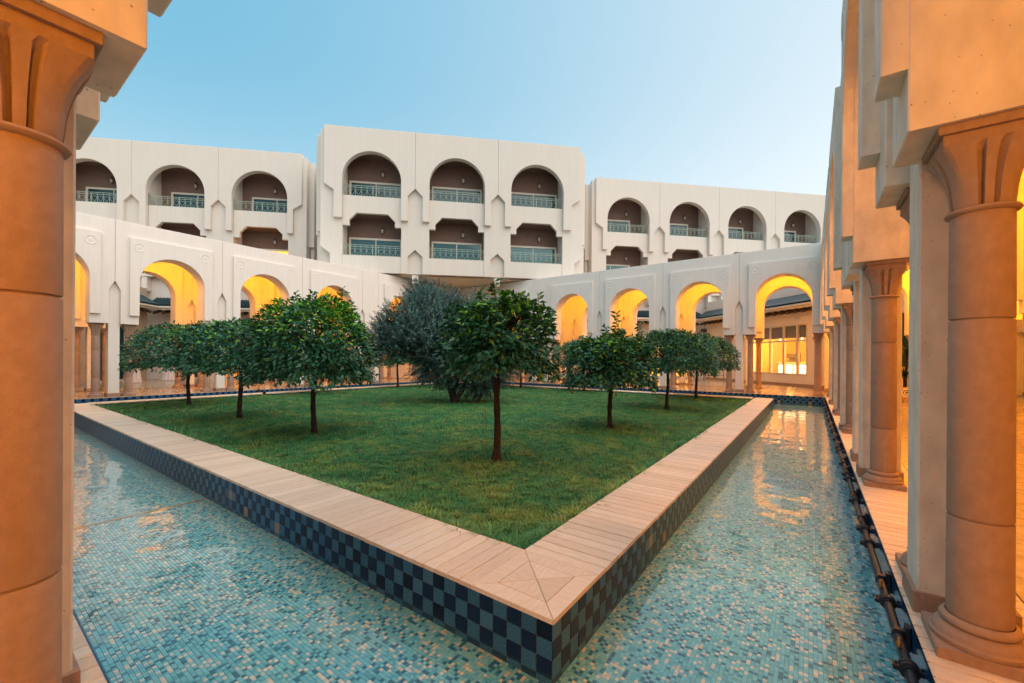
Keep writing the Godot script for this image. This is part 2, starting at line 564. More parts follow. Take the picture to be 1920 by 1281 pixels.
# One row of an arcade in the thing's own axes: x along the wall, z out towards the courtyard, z = 0 the face above the columns.
func arcade_row(t: Node3D, piers: Array, s0: float, s1: float, z_off: float, pm: Material, front_row: bool) -> void:
	var niches := []
	for p in piers:
		for c in p:
			if c > s0 + 0.19 and c < s1 - 0.19:
				niches.append(c)
	var arches := []
	for k in piers.size() - 1:
		arches.append([piers[k][-1] + HALF, piers[k + 1][0] - HALF])
	# wall pieces between the joints above the niches
	var cuts := [s0] + niches + [s1]
	for k in cuts.size() - 1:
		var a: float = cuts[k]
		var b: float = cuts[k + 1]
		if b - a < 0.05:
			continue
		var poly := PackedVector2Array()
		var g := 0.005
		if k > 0:
			poly.append(Vector2(a + g, 4.555)); poly.append(Vector2(a + NW, 4.20)); poly.append(Vector2(a + NW, 2.87))
		else:
			poly.append(Vector2(a, 2.87))
		for q in arches:
			if q[0] > a and q[1] < b:
				var r: float = (q[1] - q[0]) / 2
				poly.append(Vector2(q[0], 2.87))
				arc(poly, (q[0] + q[1]) / 2, 5.71 - r, r)
				poly.append(Vector2(q[1], 2.87))
		if k < cuts.size() - 2:
			poly.append(Vector2(b - NW, 2.87)); poly.append(Vector2(b - NW, 4.20)); poly.append(Vector2(b - g, 4.555)); poly.append(Vector2(b - g, TOP))
		else:
			poly.append(Vector2(b, 2.87)); poly.append(Vector2(b, TOP))
		poly.append(Vector2(a + g if k > 0 else a, TOP))
		var m := MB.new()
		m.prism(poly, z_off - CORE, z_off, 0.008, 0.008)
		put(t, "wall", m.mesh(), pm)
	for q in arches:
		var r: float = (q[1] - q[0]) / 2 + 0.004
		var cx: float = (q[0] + q[1]) / 2
		var poly := PackedVector2Array([Vector2(q[0] - 0.3, 3.22), Vector2(cx - r, 3.22)])
		arc(poly, cx, 5.71 - r + 0.004, r)
		poly.append(Vector2(cx + r, 3.22)); poly.append(Vector2(q[1] + 0.3, 3.22)); poly.append(Vector2(q[1] + 0.3, 6.36)); poly.append(Vector2(q[0] - 0.3, 6.36))
		var m := MB.new()
		m.prism(poly, z_off - 0.003, z_off + PANEL, 0.008, 0.0)
		var pn := put(t, "arch_panel", m.mesh(), pm)
		for sx in [q[0] - 0.02, q[1] + 0.02]:
			var d := MB.new()
			d.xf = Transform3D(Basis(Vector3.RIGHT, PI / 2), Vector3(sx, 6.0, z_off + PANEL))
			d.lathe(PackedVector2Array([Vector2(0.175, -0.002), Vector2(0.175, 0.006), Vector2(0.168, 0.011), Vector2(0.152, 0.011), Vector2(0.145, 0.004), Vector2(0.08, 0.003), Vector2(0.07, 0.007), Vector2(0.035, 0.009), Vector2(0.0, 0.009)]), 32)
			put(pn, "medallion", d.mesh(), pm)
		if front_row:
			m = MB.new()
			var back := poly.duplicate()
			m.prism(back, z_off - CORE - PANEL, z_off - CORE + 0.003, 0.0, 0.008)
			put(t, "inner_arch_panel", m.mesh(), pm)
	for c in niches:
		var e := 0.001
		var poly := PackedVector2Array([Vector2(c - NW + e, 0.0), Vector2(c + NW - e, 0.0), Vector2(c + NW - e, 4.20 - e), Vector2(c, 4.555), Vector2(c - NW + e, 4.20 - e)])
		var m := MB.new()
		m.prism(poly, z_off - 0.545, z_off - 0.132, 0.01, 0.01)
		var pl := put(t, "pillar", m.mesh(), pm)
		m = MB.new()
		m.box(Vector3(c - NW - 0.022, 0.0, z_off - 0.567), Vector3(c + NW + 0.022, 0.13, z_off - 0.110))
		put(pl, "pillar_skirting", m.mesh(), M.stone_b)
		m = MB.new()
		m.box(Vector3(c - 0.004, 4.56, z_off - CORE + 0.02), Vector3(c + 0.004, TOP - 0.02, z_off - 0.03))
		put(t, "joint_filler", m.mesh(), M.plaster_shade_tan)
	for p in piers:
		if p[0] > s0 + 0.3:
			column(t, Vector3(p[0] - 0.48, 0, z_off - CORE / 2), front_row)
		if p[-1] < s1 - 0.3:
			column(t, Vector3(p[-1] + 0.48, 0, z_off - CORE / 2), front_row)


func arcade(called: String, label: String, xf: Transform3D, piers: Array, s0: float, s1: float, back: Array, b0: float, b1: float, pm: Material, roof0: float, roof1: float) -> Node3D:
	var t := thing(called, label, "arcade")
	t.transform = xf
	arcade_row(t, piers, s0, s1, 0.0, pm, true)
	if back.size():
		arcade_row(t, back, b0, b1, -4.0, M.plaster, false)
	var m := MB.new()
	m.box(Vector3(roof0, 6.62, -4.0), Vector3(roof1, 6.90, -CORE + 0.01))
	put(t, "passage_ceiling", m.mesh(), M.plaster)
	return t


# ---------------------------------------------------------------- the hotel blocks behind (own axes: x along the facade, z out)
func railing_mesh(w: float) -> ArrayMesh:
	var b := MB.new()
	var h := 0.72
	for y in [h, h - 0.12, 0.06]:
		b.box(Vector3(-w / 2, y - 0.015, -0.015), Vector3(w / 2, y + 0.015, 0.015))
	var n := 10
	var step := w / n
	for k in n + 1:
		var x := -w / 2 + step * k
		x = clampf(x, -w / 2 + 0.012, w / 2 - 0.012)
		var r := 0.02 if k % 5 == 0 else 0.011
		b.box(Vector3(x - r, 0.0, -r * 0.9), Vector3(x + r, h - 0.016, r * 0.9))
	for k in n:
		var x := -w / 2 + step * (k + 0.5)
		var pts := PackedVector2Array()
		for i in 17:
			var a := TAU * i / 16.0
			pts.append(Vector2(0.105 * pow(absf(sin(a)), 3.0) * signf(sin(a)) / 0.7, 0.33 + (0.130 * cos(a) - 0.05 * cos(2 * a) - 0.02 * cos(3 * a)) * 1.35))
		for i in 16:
			b.bar(Vector3(x + pts[i].x, pts[i].y, 0), Vector3(x + pts[i + 1].x, pts[i + 1].y, 0), 0.010)
	return b.mesh()


func wall_lantern(parent: Node3D, at: Vector3) -> void:
	var b := MB.new()
	b.bar(Vector3(0, 0.35, -0.10), Vector3(0, 0.35, 0.12), 0.015)
	b.bar(Vector3(0, 0.36, 0.12), Vector3(0, 0.20, 0.12), 0.012)
	b.lathe(PackedVector2Array([Vector2(0.10, 0.14), Vector2(0.11, 0.15), Vector2(0.03, 0.24), Vector2(0.0, 0.26)]), 8, Vector3(0, 0, 0.12))
	for k in 4:
		b.bar(Vector3(cos(k * PI / 2) * 0.095, 0.14, 0.12 + sin(k * PI / 2) * 0.095), Vector3(cos(k * PI / 2) * 0.05, -0.13, 0.12 + sin(k * PI / 2) * 0.05), 0.006)
	b.lathe(PackedVector2Array([Vector2(0.0, -0.20), Vector2(0.03, -0.17), Vector2(0.05, -0.12), Vector2(0.0, -0.115)]), 8, Vector3(0, 0, 0.12))
	var l := put(parent, "wall_lantern", b.mesh(), M.iron, at)
	b = MB.new()
	b.lathe(PackedVector2Array([Vector2(0.05, -0.118), Vector2(0.088, 0.0), Vector2(0.095, 0.138)]), 8, Vector3(0, 0, 0.12))
	put(l, "lantern_glass", b.mesh(), M.lamp_glass)


func hotel(label: String, dsum: float, bays: Array, door_shift: float, corbels: bool, ext_l: float, ext_r: float, lit: int) -> void:
	var t := thing("hotel_block", label, "hotel")
	var e := 0.70710678
	t.transform = Transform3D(Basis(Vector3(e, 0, -e), Vector3.UP, Vector3(e, 0, e)), Vector3(-dsum / 2, 0, -dsum / 2))
	var aw := 1.81
	var roof := 16.18
	var n := bays.size()
	var mids := []
	for k in n - 1:
		mids.append((bays[k] + bays[k + 1]) / 2)
	var sl: float = bays[0] - ext_l
	var sr: float = bays[-1] + ext_r
	for k in n:     # front skin: one piece per bay
		var c: float = bays[k]
		var g := 0.006
		var p := PackedVector2Array()
		var left: float = mids[k - 1] if k > 0 else sl
		var right: float = mids[k] if k < n - 1 else sr
		if k > 0:
			p.append(Vector2(left + g, 12.54)); p.append(Vector2(left + 0.47, 12.05)); p.append(Vector2(left + 0.47, 10.44))
		else:
			p.append(Vector2(left, 12.54)); p.append(Vector2(left + 0.58, 12.16)); p.append(Vector2(left + 0.58, 10.44))
		p.append(Vector2(c - aw, 10.44))
		arc(p, c, 12.92, aw, 36)
		p.append(Vector2(c + aw, 10.44))
		if k < n - 1:
			p.append(Vector2(right - 0.47, 10.44)); p.append(Vector2(right - 0.47, 12.05)); p.append(Vector2(right - g, 12.54)); p.append(Vector2(right - g, roof))
		else:
			p.append(Vector2(right - 0.58, 10.44)); p.append(Vector2(right - 0.58, 12.16)); p.append(Vector2(right, 12.54)); p.append(Vector2(right, roof))
		p.append(Vector2(left + (g if k > 0 else 0.0), roof))
		var m := MB.new()
		m.prism(p, -0.42, 0.0, 0.012, 0.0)
		put(t, "arched_wall", m.mesh(), M.plaster_hotel)
	for k in n + 1:     # piers below, set back
		var m := MB.new()
		var p := PackedVector2Array()
		var a: float
		var b: float
		if k == 0:
			a = sl - 0.27; b = bays[0] - aw
			p = PackedVector2Array([Vector2(a + 0.58, 7.07), Vector2(b, 7.07), Vector2(b, 12.8), Vector2(sl + 0.05, 12.8), Vector2(sl + 0.05, 16.0), Vector2(a, 16.0), Vector2(a, 8.64), Vector2(a + 0.58, 8.20)])
		elif k == n:
			a = bays[n - 1] + aw; b = sr + 0.27
			p = PackedVector2Array([Vector2(a, 7.07), Vector2(b - 0.58, 7.07), Vector2(b - 0.58, 8.20), Vector2(b, 8.64), Vector2(b, 16.0), Vector2(sr - 0.05, 16.0), Vector2(sr - 0.05, 12.8), Vector2(a, 12.8)])
		else:
			a = bays[k - 1] + aw; b = bays[k] - aw
			var c: float = mids[k - 1]
			p = PackedVector2Array([Vector2(a, 7.07), Vector2(c - 0.47, 7.07), Vector2(c - 0.47, 8.20), Vector2(c, 8.64), Vector2(c + 0.47, 8.20), Vector2(c + 0.47, 7.07), Vector2(b, 7.07), Vector2(b, 12.8), Vector2(a, 12.8)])
		m.prism(p, -0.75, -0.24, 0.012, 0.0)
		put(t, "pier", m.mesh(), M.plaster_hotel)
		m = MB.new()
		m.box(Vector3(a + 0.02, 7.10, -1.62), Vector3(b - 0.02, 15.2, -0.48 if k > 0 and k < n else -0.76))
		put(t, "party_wall", m.mesh(), M.plaster_hotel)
	# stepped strips at the two ends
	for s in [[sl - 0.62, sl - 0.24, -1.25], [sr + 0.24, sr + 0.62, -1.25], [sl - 0.95, sl - 0.55, -2.2], [sr + 0.55, sr + 0.95, -2.2]]:
		var m := MB.new()
		m.cbox(Vector3(s[0], 9.7, s[2] - 1.2), Vector3(s[1], 15.9, s[2] + 0.45), 0.01)
		m.cbox(Vector3(s[0] + 0.06, 7.07, s[2] - 1.2), Vector3(s[1] - 0.06, 9.7, s[2] + 0.2), 0.01)
		put(t, "stepped_corner", m.mesh(), M.plaster_hotel)
	var rail := railing_mesh(aw * 2)
	for k in n:
		var c: float = bays[k]
		var m := MB.new()
		var l := c - aw + 0.001
		var r := c + aw - 0.001
		m.prism(PackedVector2Array([Vector2(l, 10.04), Vector2(l + 0.4, 10.04), Vector2(l + 0.4, 10.40), Vector2(l + 0.84, 10.86), Vector2(r - 0.84, 10.86), Vector2(r - 0.4, 10.40), Vector2(r - 0.4, 10.04), Vector2(r, 10.04), Vector2(r, 11.95), Vector2(l, 11.95)]), -0.52, -0.28, 0.01, 0.0)
		put(t, "upper_parapet", m.mesh(), M.plaster_hotel)
		m = MB.new()
		m.cbox(Vector3(l, 7.075, -0.52), Vector3(r, 8.14, -0.28), 0.01)
		put(t, "lower_parapet", m.mesh(), M.plaster_hotel)
		m = MB.new()
		for s in [[7.08, 7.34, -0.53], [10.87, 11.12, -0.53], [14.9, 15.1, -0.43]]:
			put(t, "balcony_slab", boxmesh(Vector3(l - 0.1, s[0], -1.62), Vector3(r + 0.1, s[1], s[2])), M.plaster_shade_tan)
		m = MB.new()
		m.box(Vector3(c - 2.7, 7.09, -1.8), Vector3(c + 2.7, 15.3, -1.63))
		put(t, "back_wall", m.mesh(), M.plaster_shade_tan)
		for f in 2:
			var y0: float = 7.35 if f == 0 else 11.13
			var dc := c + door_shift
			var top := y0 + 2.28
			m = MB.new()
			m.box(Vector3(dc - 1.72, y0, -1.64), Vector3(dc - 1.60, top, -1.56))
			m.box(Vector3(dc + 1.60, y0, -1.64), Vector3(dc + 1.72, top, -1.56))
			m.box(Vector3(dc - 1.60, top - 0.13, -1.64), Vector3(dc + 1.60, top, -1.56))
			m.box(Vector3(dc - 0.03, y0, -1.63), Vector3(dc + 0.03, top - 0.13, -1.57))
			var fr := put(t, "balcony_door", m.mesh(), M.frame)
			for s in [-1, 1]:
				m = MB.new()
				m.box(Vector3(dc + (0.03 if s > 0 else -1.60), y0, -1.635), Vector3(dc + (1.60 if s > 0 else -0.03), top - 0.13, -1.61))
				var is_lit := f == 0 and k == lit
				put(fr, "lit_window_pane" if is_lit else "pane", m.mesh(), M.lit_pane if is_lit else (M.glass_low if f == 0 else M.glass))
			wall_lantern(t, Vector3(c + 0.45, y0 + 2.75, -1.63))
			put(t, "railing", rail, M.rail, Vector3(c, (8.14 if f == 0 else 11.95), -0.45))
	var m := MB.new()
	m.box(Vector3(sl + 0.06, 15.31, -1.81), Vector3(sr - 0.06, 15.9, -0.43))
	m.box(Vector3(sl - 0.9, 7.1, -12.0), Vector3(sr + 0.9, 15.88, -1.82))
	put(t, "building_core", m.mesh(), M.plaster_hotel)
	m = MB.new()
	if corbels:
		m.box(Vector3(sl, 7.0, -7.0), Vector3(sr, 7.072, -0.76))
		m.box(Vector3(sl - 0.9, 0.0, -12.0), Vector3(sr + 0.9, 7.0, -7.0))
		put(t, "soffit", m.mesh(), M.plaster_hotel)
		for c in mids:
			m = MB.new()
			m.cbox(Vector3(c - 0.20, 6.72, -0.9), Vector3(c + 0.20, 7.0, -0.30), 0.01)
			m.cbox(Vector3(c - 0.20, 6.50, -0.9), Vector3(c + 0.20, 6.715, -0.42), 0.01)
			m.box(Vector3(c - 0.17, 6.46, -7.0), Vector3(c + 0.17, 6.99, -0.91))
			put(t, "corbel", m.mesh(), M.plaster_hotel)
	else:
		m.box(Vector3(sl - 0.9, 0.0, -12.0), Vector3(sr + 0.9, 7.1, -0.80))
		put(t, "ground_floor_wall", m.mesh(), M.plaster_hotel)
		for c in mids + [sl, sr]:     # the feet of the piers below the balconies
			for s in [-0.62, 0.62]:
				m = MB.new()
				m.cbox(Vector3(c + s - 0.16, 6.1, -0.81), Vector3(c + s + 0.16, 7.07, -0.30), 0.01)
				put(t, "pier_foot", m.mesh(), M.plaster_hotel)


# ---------------------------------------------------------------- tiled eaves of the ground-floor restaurant
func eave(t: Node3D, s0: float, s1: float, z: float) -> void:
	var m := MB.new()     # roof tiles: rows of half-round tiles running down the slope
	var step := 0.20
	var n := int((s1 - s0) / step)
	for k in n:
		var c := s0 + step * (k + 0.5)
		var a0 := Vector3(c, 5.62, z)
		var a1 := Vector3(c, 5.02, z + 0.95)
		for j in 2:
			var u0 := a0.lerp(a1, j * 0.5)
			var u1 := a0.lerp(a1, j * 0.5 + 0.5) + Vector3(0, -0.0, 0)
			var r0 := 0.085
			var r1 := 0.1
			for i in 5:
				var b0 := PI * i / 5.0; var b1 := PI * (i + 1) / 5.0
				var o0 := Vector3(-cos(b0), sin(b0) * 0.8, sin(b0) * 0.4); var o1 := Vector3(-cos(b1), sin(b1) * 0.8, sin(b1) * 0.4)
				m.quad(u1 + o0 * r1, u1 + o1 * r1, u0 + o1 * r0, u0 + o0 * r0)
	m.quad(Vector3(s0, 5.0, z + 0.94), Vector3(s1, 5.0, z + 0.94), Vector3(s1, 5.60, z), Vector3(s0, 5.60, z))
	var r := put(t, "roof_tiles", m.mesh(), M.teal)
	r.set_meta("kind", "stuff")
	m = MB.new()
	m.cbox(Vector3(s0, 4.86, z + 0.78), Vector3(s1, 4.985, z + 0.96), 0.008)
	m.cbox(Vector3(s0, 4.74, z + 0.70), Vector3(s1, 4.855, z + 0.86), 0.008)
	put(t, "eave_board", m.mesh(), M.frame)
	m = MB.new()
	n = int((s1 - s0) / 0.55)
	for k in n:
		var c := s0 + 0.55 * (k + 0.5)
		m.xf = Transform3D(Basis(Vector3.RIGHT, 0.30), Vector3(c, 4.84, z))
		m.box(Vector3(-0.07, -0.16, 0.0), Vector3(0.07, 0.0, 0.78))
	put(t, "rafters", m.mesh(), M.wood).set_meta("kind", "stuff")
	m = MB.new()
	m.quad(Vector3(s0, 4.90, z), Vector3(s1, 4.90, z), Vector3(s1, 4.745, z + 0.72), Vector3(s0, 4.745, z + 0.72))
	put(t, "eave_lining", m.mesh(), M.wood)


# ---------------------------------------------------------------- trees
func leaf(m: MB, at: Vector3, dir: Vector3, up: Vector3, l: float, w: float) -> void:
	var x := dir.cross(up)
	if x.length() < 0.05:
		x = dir.cross(Vector3(0.4, 0.2, 0.9))
	x = x.normalized()
	var u := x.cross(dir).normalized()
	var mid := at + dir * l * 0.48 - u * l * 0.05
	var a := at + dir * l * 0.42 + x * w * 0.5 + u * l * 0.05
	var b := at + dir * l * 0.42 - x * w * 0.5 + u * l * 0.05
	var tip := at + dir * l - u * l * 0.14
	var nn := u
	m.trin(at, a, mid, nn, (nn - x * 0.3).normalized(), nn)
	m.trin(mid, a, tip, nn, (nn - x * 0.3).normalized(), nn)
	m.trin(at, mid, b, nn, nn, (nn + x * 0.3).normalized())
	m.trin(mid, tip, b, nn, nn, (nn + x * 0.3).normalized())


func citrus_crown(r: RandomNumberGenerator, rad: float, y0: float, y1: float, count: int, fresh: float, lobes: Array) -> ArrayMesh:
	# umbrella crown: leaves crowd the dome and the hanging rim, thinner inside; lobes pull parts of the outline out
	var m := MB.new()
	m.colored = true
	var f := FastNoiseLite.new()
	f.seed = r.randi()
	f.frequency = 0.55
	var made := 0
	while made < count:
		var a := r.randf() * TAU
		var q := sqrt(r.randf())
		var reach := rad * (1.0 + 0.28 * f.get_noise_2d(cos(a) * 2.2, sin(a) * 2.2))
		for lb in lobes:
			reach += lb[1] * exp(-pow(angle_difference(a, lb[0]) / 0.55, 2.0))
		var x := cos(a) * q * reach
		var z := sin(a) * q * reach
		var top := lerpf(y0 + 0.25, y1, sqrt(maxf(0.0, 1.0 - pow(q, 2.6)))) + 0.34 * f.get_noise_2d(x * 2.4 + 9, z * 2.4)
		var bot := y0 + 0.22 * f.get_noise_2d(x * 2.0 - 7, z * 2.0 + 5) + 0.30 * (1.0 - q) - 0.10 * smoothstep(0.6, 1.0, q)
		var k := r.randf()
		var y: float
		if k < 0.50:
			y = top - 0.30 * pow(r.randf(), 1.6)
		elif k < 0.72:
			y = bot + 0.22 * r.randf()
		else:
			y = lerpf(bot, top, r.randf())
		if y < bot - 0.05:
			continue
		var gap := f.get_noise_3d(x * 3.2, y * 4.5 + 40, z * 3.2)
		if gap < -0.22:
			continue
		made += 1
		var o := Vector3(x, (y - (y0 + y1) * 0.45) * 1.2, z).normalized()
		var dir := (o * 0.75 + Vector3(r.randf_range(-0.8, 0.8), r.randf_range(-0.75, 0.25), r.randf_range(-0.8, 0.8))).normalized()
		var up := (Vector3.UP * 0.7 + o * 0.8 + Vector3(r.randf_range(-0.7, 0.7), 0, r.randf_range(-0.7, 0.7))).normalized()
		var l := r.randf_range(0.085, 0.14)
		var s := r.randf_range(0.75, 1.3)
		var young := fresh * smoothstep(y0 + 0.32 * (y1 - y0), y0 + 0.85 * (y1 - y0), y) * (0.75 + 1.1 * f.get_noise_2d(x * 1.6 + 3, z * 1.6)) 
		if r.randf() < young:
			m.col = Color(0.145 * s, 0.37 * s, 0.035 * s)
		elif r.randf() < 0.06:
			m.col = Color(0.10 * s, 0.20 * s, 0.03 * s)
		else:
			m.col = Color(0.026 * s, 0.115 * s, 0.058 * s)
		leaf(m, Vector3(x, y, z), dir, up, l, l * r.randf_range(0.42, 0.55))
	return m.mesh()


func shoot(m: MB, r: RandomNumberGenerator, base: Vector3, h: float) -> void:
	# an upright water shoot above the crown with leaves along it
	var lean := Vector3(r.randf_range(-0.2, 0.2), 1, r.randf_range(-0.2, 0.2)).normalized()
	m.col = Color(0.05, 0.07, 0.025)
	m.bar(base - lean * 0.3, base + lean * h, 0.006)
	var n := int(h / 0.022)
	for k in n:
		var p := base + lean * (h * k / n)
		var a := k * 2.4 + r.randf()
		var s := r.randf_range(0.8, 1.3)
		m.col = Color(0.045 * s, 0.125 * s, 0.02 * s)
		leaf(m, p, (Vector3(cos(a), r.randf_range(-0.5, 0.9), sin(a))).normalized(), Vector3(cos(a + 1.3), 0.7, sin(a + 1.3)), r.randf_range(0.11, 0.18), 0.065)


func citrus(label: String, at: Vector3, seed_: int, rad: float, y0: float, y1: float, count: int, fresh: float, lobes: Array, shoots: Array, fruit: Array, lean: Vector3, crown_mesh: ArrayMesh = null, turn := 0.0) -> Node3D:
	var r := RandomNumberGenerator.new()
	r.seed = seed_
	var t := thing("orange_tree", label, "tree", at, "round-topped orange trees on the lawn")
	t.rotation.y = turn
	var b := MB.new()
	var pts := PackedVector3Array()
	var rr := PackedFloat32Array()
	for k in 12:
		var f := k / 11.0
		pts.append(Vector3(lean.x * f + 0.018 * sin(f * 7 + seed_), (y0 + 0.35) * f, lean.z * f + 0.018 * cos(f * 6 + seed_)))
		rr.append(lerpf(0.060, 0.044, f) + 0.035 * exp(-f * 18) + 0.006 * sin(f * 31 + seed_))
	b.tube(pts, rr, 12)
	b.ball(Vector3(0.06, 0.13, 0.02), 0.034, 6, 8)
	var tr := put(t, "trunk", b.mesh(), M.bark)
	b = MB.new()
	for k in 7:
		var a := TAU * k / 7 + r.randf() * 0.5
		var d := rad * r.randf_range(0.5, 0.8)
		var p := PackedVector3Array()
		var q := PackedFloat32Array()
		for i in 6:
			var f := i / 5.0
			p.append(pts[11] + Vector3(cos(a) * d * f, (y1 - y0) * 0.62 * sqrt(f) * r.randf_range(0.8, 1.0) - 0.1, sin(a) * d * f))
			q.append(lerpf(0.036, 0.009, f))
		b.tube(p, q, 7)
	put(tr, "limbs", b.mesh(), M.bark)
	if crown_mesh == null:
		crown_mesh = citrus_crown(r, rad, y0, y1, count, fresh, lobes)
	var cr := put(t, "crown", crown_mesh, M.leaf, Vector3(lean.x, 0, lean.z))
	if shoots.size():
		b = MB.new()
		b.colored = true
		for s in shoots:
			shoot(b, r, Vector3(s[0], s[1], s[2]), s[3])
		put(cr, "young_shoots", b.mesh(), M.leaf)
	for f in fruit:
		b = MB.new()
		b.ball(Vector3.ZERO, 0.036, 8, 12, 0.95)
		b.bar(Vector3(0, 0.03, 0), Vector3(0.01, 0.16, 0.01), 0.004)
		put(t, "fruit", b.mesh(), M.fruit if f[3] < 0.5 else M.fruit_ripe, Vector3(f[0], f[1], f[2]))
	return t


func olive_tree(at: Vector3) -> void:
	var r := RandomNumberGenerator.new()
	r.seed = 4242
	var t := thing("olive_tree", "big bushy grey-green olive tree in the middle of the lawn", "tree", at)
	var b := MB.new()
	var stems := [[Vector3(0, 0, 0), Vector3(-1.0, 2.6, 0.4), 0.13], [Vector3(0.12, 0, 0.05), Vector3(0.9, 2.4, -0.5), 0.11], [Vector3(-0.1, 0, -0.1), Vector3(-0.3, 3.0, -0.6), 0.10], [Vector3(0.75, 0, -0.55), Vector3(1.3, 1.6, -0.9), 0.07]]
	for s in stems:
		var p := PackedVector3Array()
		var q := PackedFloat32Array()
		for i in 9:
			var f := i / 8.0
			p.append(s[0].lerp(s[1], f) + Vector3(sin(f * 6 + s[2] * 50) * 0.08, 0, cos(f * 5) * 0.07))
			q.append(lerpf(s[2], s[2] * 0.3, f))
		b.tube(p, q, 9)
	put(t, "trunk", b.mesh(), M.bark)
	# foliage masses: [centre, radii]; x runs across the view from left (-) to right (+) roughly along (0.81, -0.59)
	var rx := Vector3(0.809, 0, -0.588)
	var fz := Vector3(-0.588, 0, -0.809)
	var masses := [[-1.55, 2.75, 0.0, 1.25, 1.05, 1.2], [-0.85, 3.35, 0.3, 0.95, 1.05, 1.0], [-0.55, 2.5, -0.3, 1.15, 1.0, 1.1], [0.60, 3.0, 0.2, 0.62, 0.95, 0.8], [0.75, 2.3, 0.0, 1.1, 0.95, 1.0], [-2.35, 2.4, 0.1, 0.75, 0.7, 0.8], [0.1, 1.35, 0.0, 1.15, 0.75, 0.9], [-0.8, 1.35, 0.2, 0.75, 0.55, 0.8], [1.35, 1.4, 0.1, 0.85, 0.7, 0.8], [0.9, 0.75, 0.2, 0.6, 0.45, 0.6], [-1.35, 3.85, 0.2, 0.45, 0.6, 0.5]]
	var m := MB.new()
	m.colored = true
	var w := MB.new()
	for ms in masses:
		var vol: float = ms[3] * ms[4] * ms[5]
		var n := int(950 * pow(vol, 0.72)) + 120
		for k in n:
			var u := Vector3(r.randfn(), r.randfn(), r.randfn()).normalized()
			var rho := pow(r.randf(), 0.42)
			var loc := Vector3(u.x * ms[3], u.y * ms[4], u.z * ms[5]) * rho
			var c: Vector3 = rx * (ms[0] + loc.x) + Vector3.UP * (ms[1] + loc.y) + fz * (ms[2] + loc.z)
			if c.y < 0.25:
				continue
			var d := (rx * u.x + Vector3.UP * (u.y * 0.7 + 0.55) + fz * u.z + Vector3(r.randfn(), r.randfn(), r.randfn()) * 0.35).normalized()
			if ms[1] < 1.6:
				d = (d + Vector3.DOWN * 0.7).normalized()
			var len := r.randf_range(0.28, 0.62)
			if k % 7 == 0:
				w.bar(c, c + d * len * 0.9, 0.004)
			var tone := r.randf_range(0.7, 1.35)
			var lv := int(len / 0.021)
			for i in lv:
				var a := i * 2.4
				var side := (d.cross(Vector3(0.3, 0.8, 0.5)).normalized() * cos(a) + d.cross(Vector3(0.9, 0.1, -0.4)).normalized() * sin(a)).normalized()
				var ld := (d * 0.75 + side).normalized()
				var s := tone * r.randf_range(0.8, 1.2)
				m.col = Color(0.034 * s, 0.092 * s, 0.086 * s) if r.randf() < 0.72 else Color(0.125 * s, 0.22 * s, 0.175 * s)
				var p: Vector3 = c + d * (len * i / lv)
				var l := r.randf_range(0.065, 0.095)
				var x := ld.cross(side + Vector3(0.1, 0.2, 0)).normalized() * 0.0135
				m.tri(p, p + ld * l * 0.5 + x, p + ld * l)
				m.tri(p, p + ld * l, p + ld * l * 0.5 - x)
	put(t, "crown", m.mesh(), M.olive)
	put(t, "twigs", w.mesh(), M.bark)


# ---------------------------------------------------------------- the garden
const GX0 := -19.97
const GX1 := -1.272
const GZ0 := -20.62
const GZ1 := -2.20
const CW := 0.66
const PXR := 0.51       # outer edges of the water
const PZN := -0.485
const PXL := -21.72
const PZF := -22.72
const WATER := -0.365


func slab_mesh(w: float, h: float, d: float, b: float) -> ArrayMesh:
	var m := MB.new()
	m.xf = Transform3D(Basis(Vector3.RIGHT, -PI / 2), Vector3.ZERO)
	m.prism(PackedVector2Array([Vector2(-w / 2, -d / 2), Vector2(w / 2, -d / 2), Vector2(w / 2, d / 2), Vector2(-w / 2, d / 2)]), -h, 0.0, b, 0.0)
	return m.mesh()


func tile_mesh(w: float) -> ArrayMesh:   # faces +z
	var m := MB.new()
	m.prism(PackedVector2Array([Vector2(-w / 2, -w / 2), Vector2(w / 2, -w / 2), Vector2(w / 2, w / 2), Vector2(-w / 2, w / 2)]), -0.004, 0.005, 0.002, 0.0, 1)
	return m.mesh()


func checker(t: Node3D, from: Vector3, along: Vector3, out: Vector3, length: float, limit: int, first := 0) -> void:
	# three rows of dark and pale blue glazed tiles on a grout bed; those nearest the start are single parts, the rest one part
	var pitch := 0.1175
	var y0 := -0.036
	var tm := tile_mesh(pitch - 0.0045)
	var basis := Basis(Vector3.UP.cross(out), Vector3.UP, out)
	var cols := int(length / pitch)
	var rest := [MB.new(), MB.new()]
	for k in cols:
		for j in 4:
			var dark := (k + j + first) % 2
			var c := from + along * (pitch * (k + 0.5)) + Vector3.UP * (y0 - pitch * (j + 0.5))
			if k * 4 + j < limit:
				var kinds: Array = M.tile_dark if dark else M.tile_pale
				var odd := rng.randf()
				var mm: Material = kinds[0] if odd < 0.6 else kinds[1 if odd < 0.8 else 2]
				if odd > 0.992:
					mm = M.grout
				var o := put(t, "tile", tm, mm, c)
				o.basis = basis
			else:
				rest[dark].xf = Transform3D(basis, c)
				var h := pitch / 2 - 0.002
				rest[dark].quad(Vector3(-h, -h, 0.006), Vector3(h, -h, 0.006), Vector3(h, h, 0.006), Vector3(-h, h, 0.006))
	if rest[0].v.size():
		put(t, "far_tiles", rest[0].mesh(), M.tile_pale[0]).set_meta("kind", "stuff")
		put(t, "far_tiles", rest[1].mesh(), M.tile_dark[0]).set_meta("kind", "stuff")


